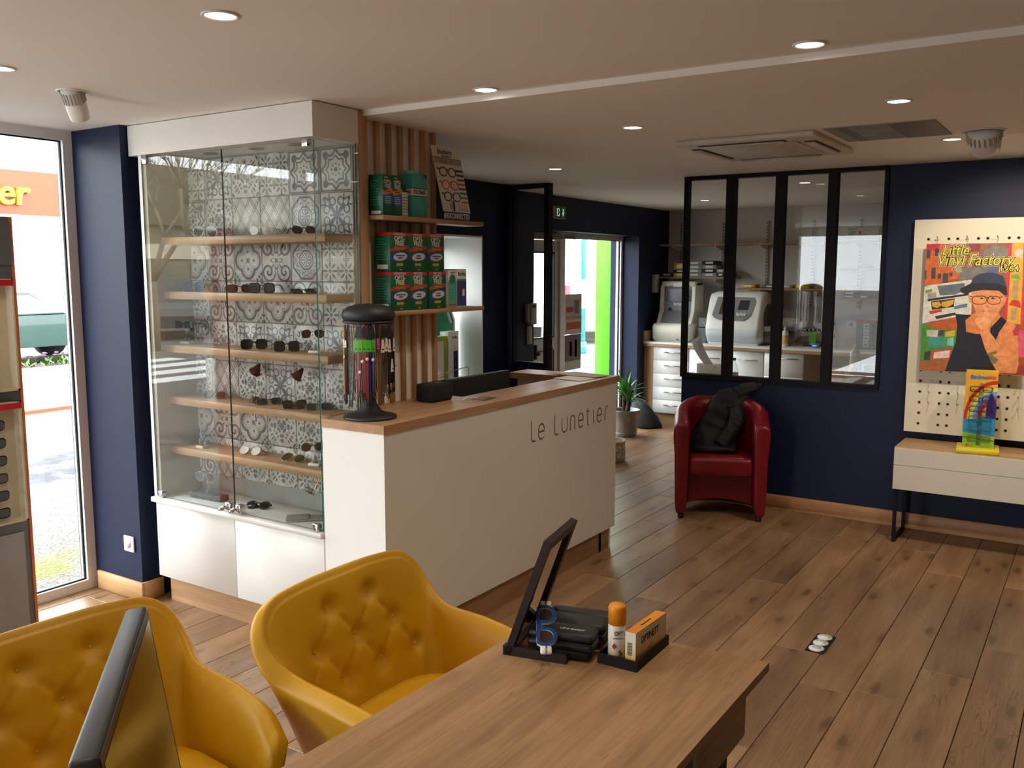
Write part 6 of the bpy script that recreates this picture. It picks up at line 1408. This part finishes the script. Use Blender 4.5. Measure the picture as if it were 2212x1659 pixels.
# ================================================================ red tub chair
def tub_chair(loc, rz):
    t = thing('tub_chair', 'dark red leather tub chair against the navy wall', 'armchair', loc, rz)
    RL_ = mat('red_leather', srgb(122, 16, 28), .32, spec=.5, var=.08, vscale=8, bmp=.06, bscale=200)
    path = []   # plan: left arm front -> back -> right arm front ; front is -y
    for i in range(25):
        u = -1 + 2 * i / 24; a_ = u * math.pi / 2
        if abs(u) > .62: k_ = (abs(u) - .62) / .38; y_ = .02 - k_ * .25; x_ = math.copysign(.262, u)
        else: th_ = u / .62 * math.pi / 2; x_ = math.sin(th_) * .262; y_ = .02 + math.cos(th_) * .20
        hgt = .80 - .14 * (max(0, (abs(u) - .25)) / .75) ** 1.2
        path.append((x_, y_, hgt, u))
    rows = []; n_ = len(path)
    for i, (x_, y_, h_, u) in enumerate(path):
        p0, p1 = path[max(i - 1, 0)], path[min(i + 1, n_ - 1)]
        tx, ty = p1[0] - p0[0], p1[1] - p0[1]; L_ = math.hypot(tx, ty); nx, ny = ty / L_, -tx / L_   # outward?
        if nx * x_ + ny * (y_ - .0) < 0: nx, ny = -nx, -ny
        fl_ = .012
        w1, w2 = .052, .046
        bz = .03 + (.09 * max(0, 1 - abs(u) / .55) if False else 0)
        sec = [(-w2, .33), (-w2, .45), (-w1, h_ - .07), (-w1 * .9, h_ - .02), (-w1 * .4, h_), (w1 * .5, h_), (w1 * 1.1, h_ - .025), (w1 * 1.15, h_ - .1), (w2 + .004, .45), (w2 - .004, .12), (w2 - .012, bz), (-w2 + .02, bz), (-w2 + .004, .12)]
        rows.append([Vector((x_ + nx * q, y_ + ny * q, z_)) for q, z_ in sec])
    b = MB(); b.ring(rows, True, 0, True)
    # rounded arm fronts
    o = b.build('tub_shell', RL_, t); 
    md = o.modifiers.new('bev', 'BEVEL'); md.width = .02; md.segments = 3; md.limit_method = 'ANGLE'; md.angle_limit = R(50)
    MB().rbox(-.215, .215, -.225, .19, .30, .435, .035, 4).build('seat_cushion', RL_, t)
    fp = MB(); arcp = [(-.215, .30), (.215, .30), (.215, .09)] + [(.215 - .43 * k_ / 10, .09 + .035 * math.sin(math.pi * k_ / 10)) for k_ in range(1, 11)]
    fp.prism(arcp, -.10, -.085).build('apron', RL_, t)
    for sx in (-.26, .26):
        for y_ in (-.2, .08): MB().cyl((sx, y_, 0), (sx, y_, .035), .02, n=12).build('foot', BLKPL, t)
    return t
tub_chair((-2.205, 6.03, 0), R(22))
# quilted jacket over the chair
jk = thing('quilted_jacket', 'black quilted jacket thrown over the red chair', 'jacket', (-2.205, 6.03, 0), R(22))
JM = mat('jacket_nylon', (.007, .008, .010), .62, spec=.35, bmp=.3, bscale=60)
def drape(ctrl, nm, n_len=34, n_w=14, quilt=.035):
    C_ = catmull([Vector(c_[0]) for c_ in ctrl], n_len // (len(ctrl) - 1)); Wd = catmull([Vector((c_[1], c_[2], 0)) for c_ in ctrl], n_len // (len(ctrl) - 1)); rows = []; acc = 0.
    for i, c_ in enumerate(C_):
        if i: acc += (C_[i] - C_[i - 1]).length
        t_ = (C_[min(i + 1, len(C_) - 1)] - C_[max(i - 1, 0)]).normalized(); side = Vector((1, .05, 0)); side = (side - t_ * side.dot(t_)).normalized(); nrm = side.cross(t_).normalized()
        if nrm.y > 0: nrm = -nrm
        w_ = Wd[i].x; th_ = Wd[i].y; q = abs(math.sin(math.pi * acc / quilt)) ** .5; row = []
        for k_ in range(n_w):
            a_ = 2 * math.pi * k_ / n_w; wob = 1 + .10 * math.sin(3 * a_ + i * .5)
            row.append(c_ + side * math.cos(a_) * w_ * wob + nrm * (math.sin(a_) * th_ * (.45 + .65 * q)))
        rows.append(row)
    MB().ring(rows, True, 0, True).build(nm, JM, jk)
drape([((.10, .2, .845), .075, .02), ((.10, .165, .83), .10, .03), ((.05, .13, .72), .13, .04), ((-.02, .10, .58), .15, .05), ((-.05, .04, .485), .16, .045), ((-.05, -.09, .458), .15, .025)], 'body')
drape([((.10, .15, .83), .045, .03), ((.17, .17, .86), .05, .025), ((.25, .2, .885), .03, .015), ((.29, .21, .9), .006, .005)], 'collar_tip', 24)
drape([((.09, .10, .76), .045, .04), ((.11, .05, .66), .05, .045), ((.05, .0, .56), .05, .04), ((-.01, -.05, .49), .045, .03)], 'sleeve', 30)
# ================================================================ potted yucca, bag by the entrance
t = thing('yucca_plant', 'spiky green yucca in a galvanised bucket by the entrance', 'plant', (-4.08, 8.36, 0))
ZN = mat('zinc_bucket', srgb(140, 142, 142), .45, .6, var=.2, vscale=12)
pot = MB().lathe([(.11, 0), (.115, .01), (.145, .25), (.15, .265), (.155, .272), (.148, .276), (.138, .262), (.13, .2)], 28).build('bucket', ZN, t)
MB().lathe([(.118, .03), (.12, .036), (.122, .042)], 28).build('bucket_band', ZN, pot)
MB().lathe([(.14, .235), (.05, .25), (0, .252)], 20).build('soil', mat('soil', srgb(60, 45, 30), .9), t)
BK = mat('yucca_bark', srgb(96, 78, 56), .9, var=.3, vscale=40)
heads = [((-.02, .0, .42), 22, .34), ((.045, -.02, .36), 20, .30)]
rr = random.Random(9); LF = mat('yucca_leaf', srgb(70, 128, 52), .4, var=.25, vscale=10)
for (hx, hy, hz), n_, L_ in heads:
    MB().tube([(hx * .6, hy, .24), (hx, hy, hz)], [.028, .022], 10).build('trunk', BK, t)
    for i in range(n_):
        a_ = i * 2.4 + rr.random(); el_ = R(15 + 68 * (i / n_) + rr.uniform(-8, 8)); L2 = L_ * rr.uniform(.8, 1.15); dr = .28 * math.cos(el_)
        d = Vector((math.cos(a_) * math.cos(el_), math.sin(a_) * math.cos(el_), math.sin(el_))); sd_ = Vector((-math.sin(a_), math.cos(a_), 0)); rows = []
        for k_ in range(7):
            u = k_ / 6; p_ = Vector((hx, hy, hz)) + d * L2 * u + Vector((0, 0, -dr * u * u * L2 * 1.6)); w_ = .020 * (1 - u) ** .6 * min(1, .5 + u * 3); up_ = d.cross(sd_) * .004 * (1 if False else -1)
            rows.append([p_ - sd_ * w_, p_ + up_, p_ + sd_ * w_])
        MB().ring(rows, closed=False, smooth=True, cap=False).build('leaf', LF, t, fixn=False)
t = thing('black_bag', 'slumped black fabric bag on the floor beside the plant', 'bag', (-4.1, 8.93, 0), R(12))
b = MB(); rows = []
for i, (zz, k_) in enumerate(((0, .95), (.04, 1.02), (.12, .9), (.2, .72), (.27, .5), (.31, .25), (.325, .05))):
    rows.append([Vector((math.cos(a_) * .16 * k_ * (1 + .14 * math.sin(3 * a_ + i)) + (-.02 * i), math.sin(a_) * .12 * k_ * (1 + .12 * math.cos(4 * a_ + i)), zz)) for a_ in [2 * math.pi * j / 18 for j in range(18)]])
b.ring(rows, True, 0, True); b.build('body', mat('bag_fabric', (.008, .008, .009), .7, bmp=.4, bscale=20), t)
MB().tube([(-.12, 0, .3), (-.16, .0, .36), (-.2, 0, .3), (-.17, -.03, .1)], .008, 6).build('strap', BLKPL, t)
# wall things near the entrance
t = thing('exit_sign', 'green emergency exit sign above the entrance', 'exit sign', (XB + .001, 7.14, 2.165))
MB().rbox(0, .045, 0, .23, 0, .11, .004).build('housing', mat('sign_grey', (.30, .30, .29), .5), t)
MB().box(.045, .047, .045, .225, .004, .106).build('green_panel', mat('exit_green', srgb(16, 74, 44), .4), t)
EW = mat('exit_white', srgb(200, 230, 215), .4, emit=.25)
MB().box(.047, .0478, .055, .105, .02, .09).build('door_mark', EW, t)
MB().tube([(.049, .075, .08), (.049, .085, .055), (.049, .068, .03)], .006, 6).tube([(.049, .085, .06), (.049, .1, .05)], .004, 6).build('running_figure', mat('exit_green', srgb(16, 74, 44), .4), t)
MB().prism([(.158, .09), (.178, .09), (.178, .055), (.19, .055), (.168, .015), (.146, .055), (.158, .055)], .047, .0478, M=Matrix(((0, 1, 0, 0), (1, 0, 0, 0), (0, 0, 1, 0), (0, 0, 0, 1)))).build('down_arrow', EW, t)
t = thing('thermostat', 'white thermostat unit left of the entrance door', 'thermostat', (XB + .001, 6.73, 1.22)); MB().rbox(0, .03, 0, .04, .02, .18, .004).rbox(.0, .045, .035, .13, 0, .19, .004).build('casing', mat('switch_white', (.55, .53, .50), .4), t); MB().box(.045, .046, .05, .11, .15, .17).build('display', PDG, t)
t = thing('light_switch', 'tall white double light switch below the thermostat', 'switch', (XB + .001, 6.755, 1.045)); MB().rbox(0, .012, 0, .08, 0, .16, .003).build('plate', mat('switch_white', (.55, .53, .50), .4), t)
for zz in (.02, .09): MB().rbox(.012, .016, .018, .062, zz, zz + .05, .002).build('rocker', mat('switch_white', (.55, .53, .50), .4), t)
t = thing('wall_outlet', 'white wall outlet low on the navy pillar', 'socket', (-4.155, 2.7245, .29)); MB().rbox(-.042, .042, -.010, 0, -.042, .042, .005).build('plate', WFRAME, t); MB().cyl((0, -.0105, 0), (0, -.009, 0), .022, n=18).build('outlet', mat('outlet_grey', (.55, .55, .55), .5), t)
# floor socket
t = thing('floor_socket', 'black floor socket plate with three round white covers', 'floor socket', (-.992, 4.093, .0005))
MB().box(-.042, .042, -.112, .112, 0, .003).build('plate', mat('socket_plate', (.01, .01, .01), .3), t)
for i, y_ in enumerate((-.072, .0, .072)): q = MB().lathe([(.034, .003), (.034, .007), (.03, .010), (0, .0105)], 22, c=(0, y_, 0)).build('cover', WFRAME, t); MB().lathe([(.02, .0104), (.02, .0115), (0, .0115)], 16, c=(.006 if i else 0, y_, 0)).build('cover_lid' if i else 'socket_face', WHP if i else mat('outlet_grey', (.55, .55, .55), .5), q)
# ================================================================ ceiling fixtures
WARM = (1.0, .84, .64)
EMW = bpy.data.materials.new('lamp_glow'); EMW.use_nodes = True; _b = EMW.node_tree.nodes['Principled BSDF']; _b.inputs['Base Color'].default_value = (.9, .85, .75, 1); _b.inputs['Emission Color'].default_value = (1, .92, .80, 1); _b.inputs['Emission Strength'].default_value = 6
def downlight(x, y, z_, label, watt=14., lit=True):
    t = thing('downlight', label, 'ceiling light', (x, y, z_), 0, 'recessed ceiling downlights')
    MB().lathe([(.052, 0), (.052, -.004), (.045, -.006), (.042, .0)], 28).build('trim_ring', WFRAME, t)
    MB().lathe([(.042, -.003), (0, -.0035)], 24).build('diffuser', EMW, t)
    l = bpy.data.lights.new('downlight_lamp', 'SPOT'); l.energy = watt; l.color = WARM; l.spot_size = R(125); l.spot_blend = .8; l.shadow_soft_size = .04
    o = bpy.data.objects.new('downlight_lamp', l); COL.objects.link(o); o.parent = t; o.location = (0, 0, -.012)
LW_ = 15.
for x, y, lb in ((-2.10, 1.735, 'nearest downlight above the yellow chairs'), (-3.28, 1.75, 'downlight near the shopfront window at the left edge'), (-2.08, 2.985, 'downlight before the ceiling step above the counter'), (-.83, 2.95, 'downlight before the ceiling step at the right')): downlight(x, y, ZH, lb, LW_)
for x, y, lb in ((-1.94, 4.0, 'downlight past the ceiling step, left of the grey panel'), (-.754, 3.965, 'downlight past the ceiling step at the right'), (-1.94, 5.33, 'downlight at the corner of the air conditioner'), (-.73, 5.25, 'downlight beside the adjustable spot'), (-3.15, 5.33, 'downlight nearest the exit sign'), (-2.02, 7.2, 'downlight seen through the third screen pane'), (-3.33, 8.48, 'downlight seen through the first screen pane')): downlight(x, y, ZL, lb, LW_ if y < 6 else LW_ * .9)
for x, y, lb in ((-.83, 1.73, 'downlight above the desk, out of frame'), (-.9, .2, 'downlight behind the viewer')): downlight(x, y, ZH, lb, LW_)
def pivot_spot(x, y, z_, aim, label, r=.075, watt=0., ang=60):
    t = thing('pivot_spot', label, 'spotlight', (x, y, z_), 0, 'adjustable spotlights')
    MB().lathe([(r * 1.12, 0), (r * 1.12, -.005), (r * .98, -.006), (r * .96, .0)], 28).build('ring', WFRAME, t)
    d = Vector(aim).normalized(); M = d.to_track_quat('-Z', 'Y').to_matrix().to_4x4()
    MB().lathe([(r * .8, .02), (r * .8, -.075), (r * .74, -.115), (r * .68, -.118), (r * .60, -.10)], 28, M=M).build('lamp_head', WFRAME, t)
    fn_ = MB()
    for k_ in range(22):
        a_ = 2 * math.pi * k_ / 22; c_, s_ = math.cos(a_), math.sin(a_); fn_.box(r * .78, r * .9, -.0022, .0022, -.045, .0, M=M @ Matrix.Rotation(a_, 4, 'Z'))
    fn_.build('cooling_fins', mat('fin_grey', (.5, .49, .47), .4), t)['kind'] = 'stuff'
    MB().lathe([(r * .6, -.101), (0, -.1015)], 20, M=M).build('lens', EMW if watt else PLG, t)
    if watt:
        l = bpy.data.lights.new('spot_lamp', 'SPOT'); l.energy = watt; l.color = WARM; l.spot_size = R(ang); l.spot_blend = .5; l.shadow_soft_size = .02
        o = bpy.data.objects.new('spot_lamp', l); COL.objects.link(o); o.parent = t; o.location = d * .125; o.rotation_euler = d.to_track_quat('-Z', 'Y').to_euler()
pivot_spot(-.56, 5.03, ZL, (.05, .95, -1), 'large white pivoting spotlight near the pegboard', .09, 24., 100)
pivot_spot(.15, 5.03, ZL, (-.25, 1.0, -1), 'second pivoting spotlight further right over the pegboard', .09, 24., 100)
pivot_spot(-3.46, 2.12, ZH, (-.35, .55, -1), 'small pivoting spotlight near the shopfront window', .05, 0)
t = thing('air_conditioner', 'white ceiling cassette air conditioner', 'air conditioner', (-1.6, 4.95, ZL))
AC = mat('ac_white', (.62, .59, .53), .5)
MB().rbox(-.36, .36, -.41, .41, -.03, .0, .012, 2).build('panel', AC, t); MB().rbox(-.24, .24, -.27, .27, -.038, -.028, .005, 1).build('intake_grille', AC, t)
for i in range(9): MB().box(-.22, .22, -.24 + i * .058, -.236 + i * .058, -.0385, -.037).build('grille_line', PGREY, t)
DK_ = mat('ac_slot', (.06, .055, .05), .6)
for x0, x1, y0, y1 in ((-.25, .2, -.36, -.30), (-.25, .2, .30, .36), (.27, .33, -.25, .25), (-.33, -.27, -.25, .25)):
    q = MB().box(x0, x1, y0, y1, -.033, -.029).build('air_slot', DK_, t); w_ = .5 * (x0 + x1), .5 * (y0 + y1)
    MB().rbox(x0 + .008, x1 - .008, y0 + .012, y1 - .012, -.042, -.034, .002, 1).build('louver', AC, q)
t = thing('ceiling_patch', 'grey metal access panel with tape beside the air conditioner', 'access panel', (-.96, 4.79, ZL))
MB().box(-.24, .255, -.26, .262, -.004, 0).build('plate', mat('patch_grey', srgb(140, 138, 136), .5, .2, var=.15, vscale=8), t); MB().box(-.18, -.13, -.26, .262, -.005, -.004).box(.05, .256, -.26, .262, -.005, -.004).build('tape_strip', mat('patch_dark', srgb(100, 98, 98), .5), t)
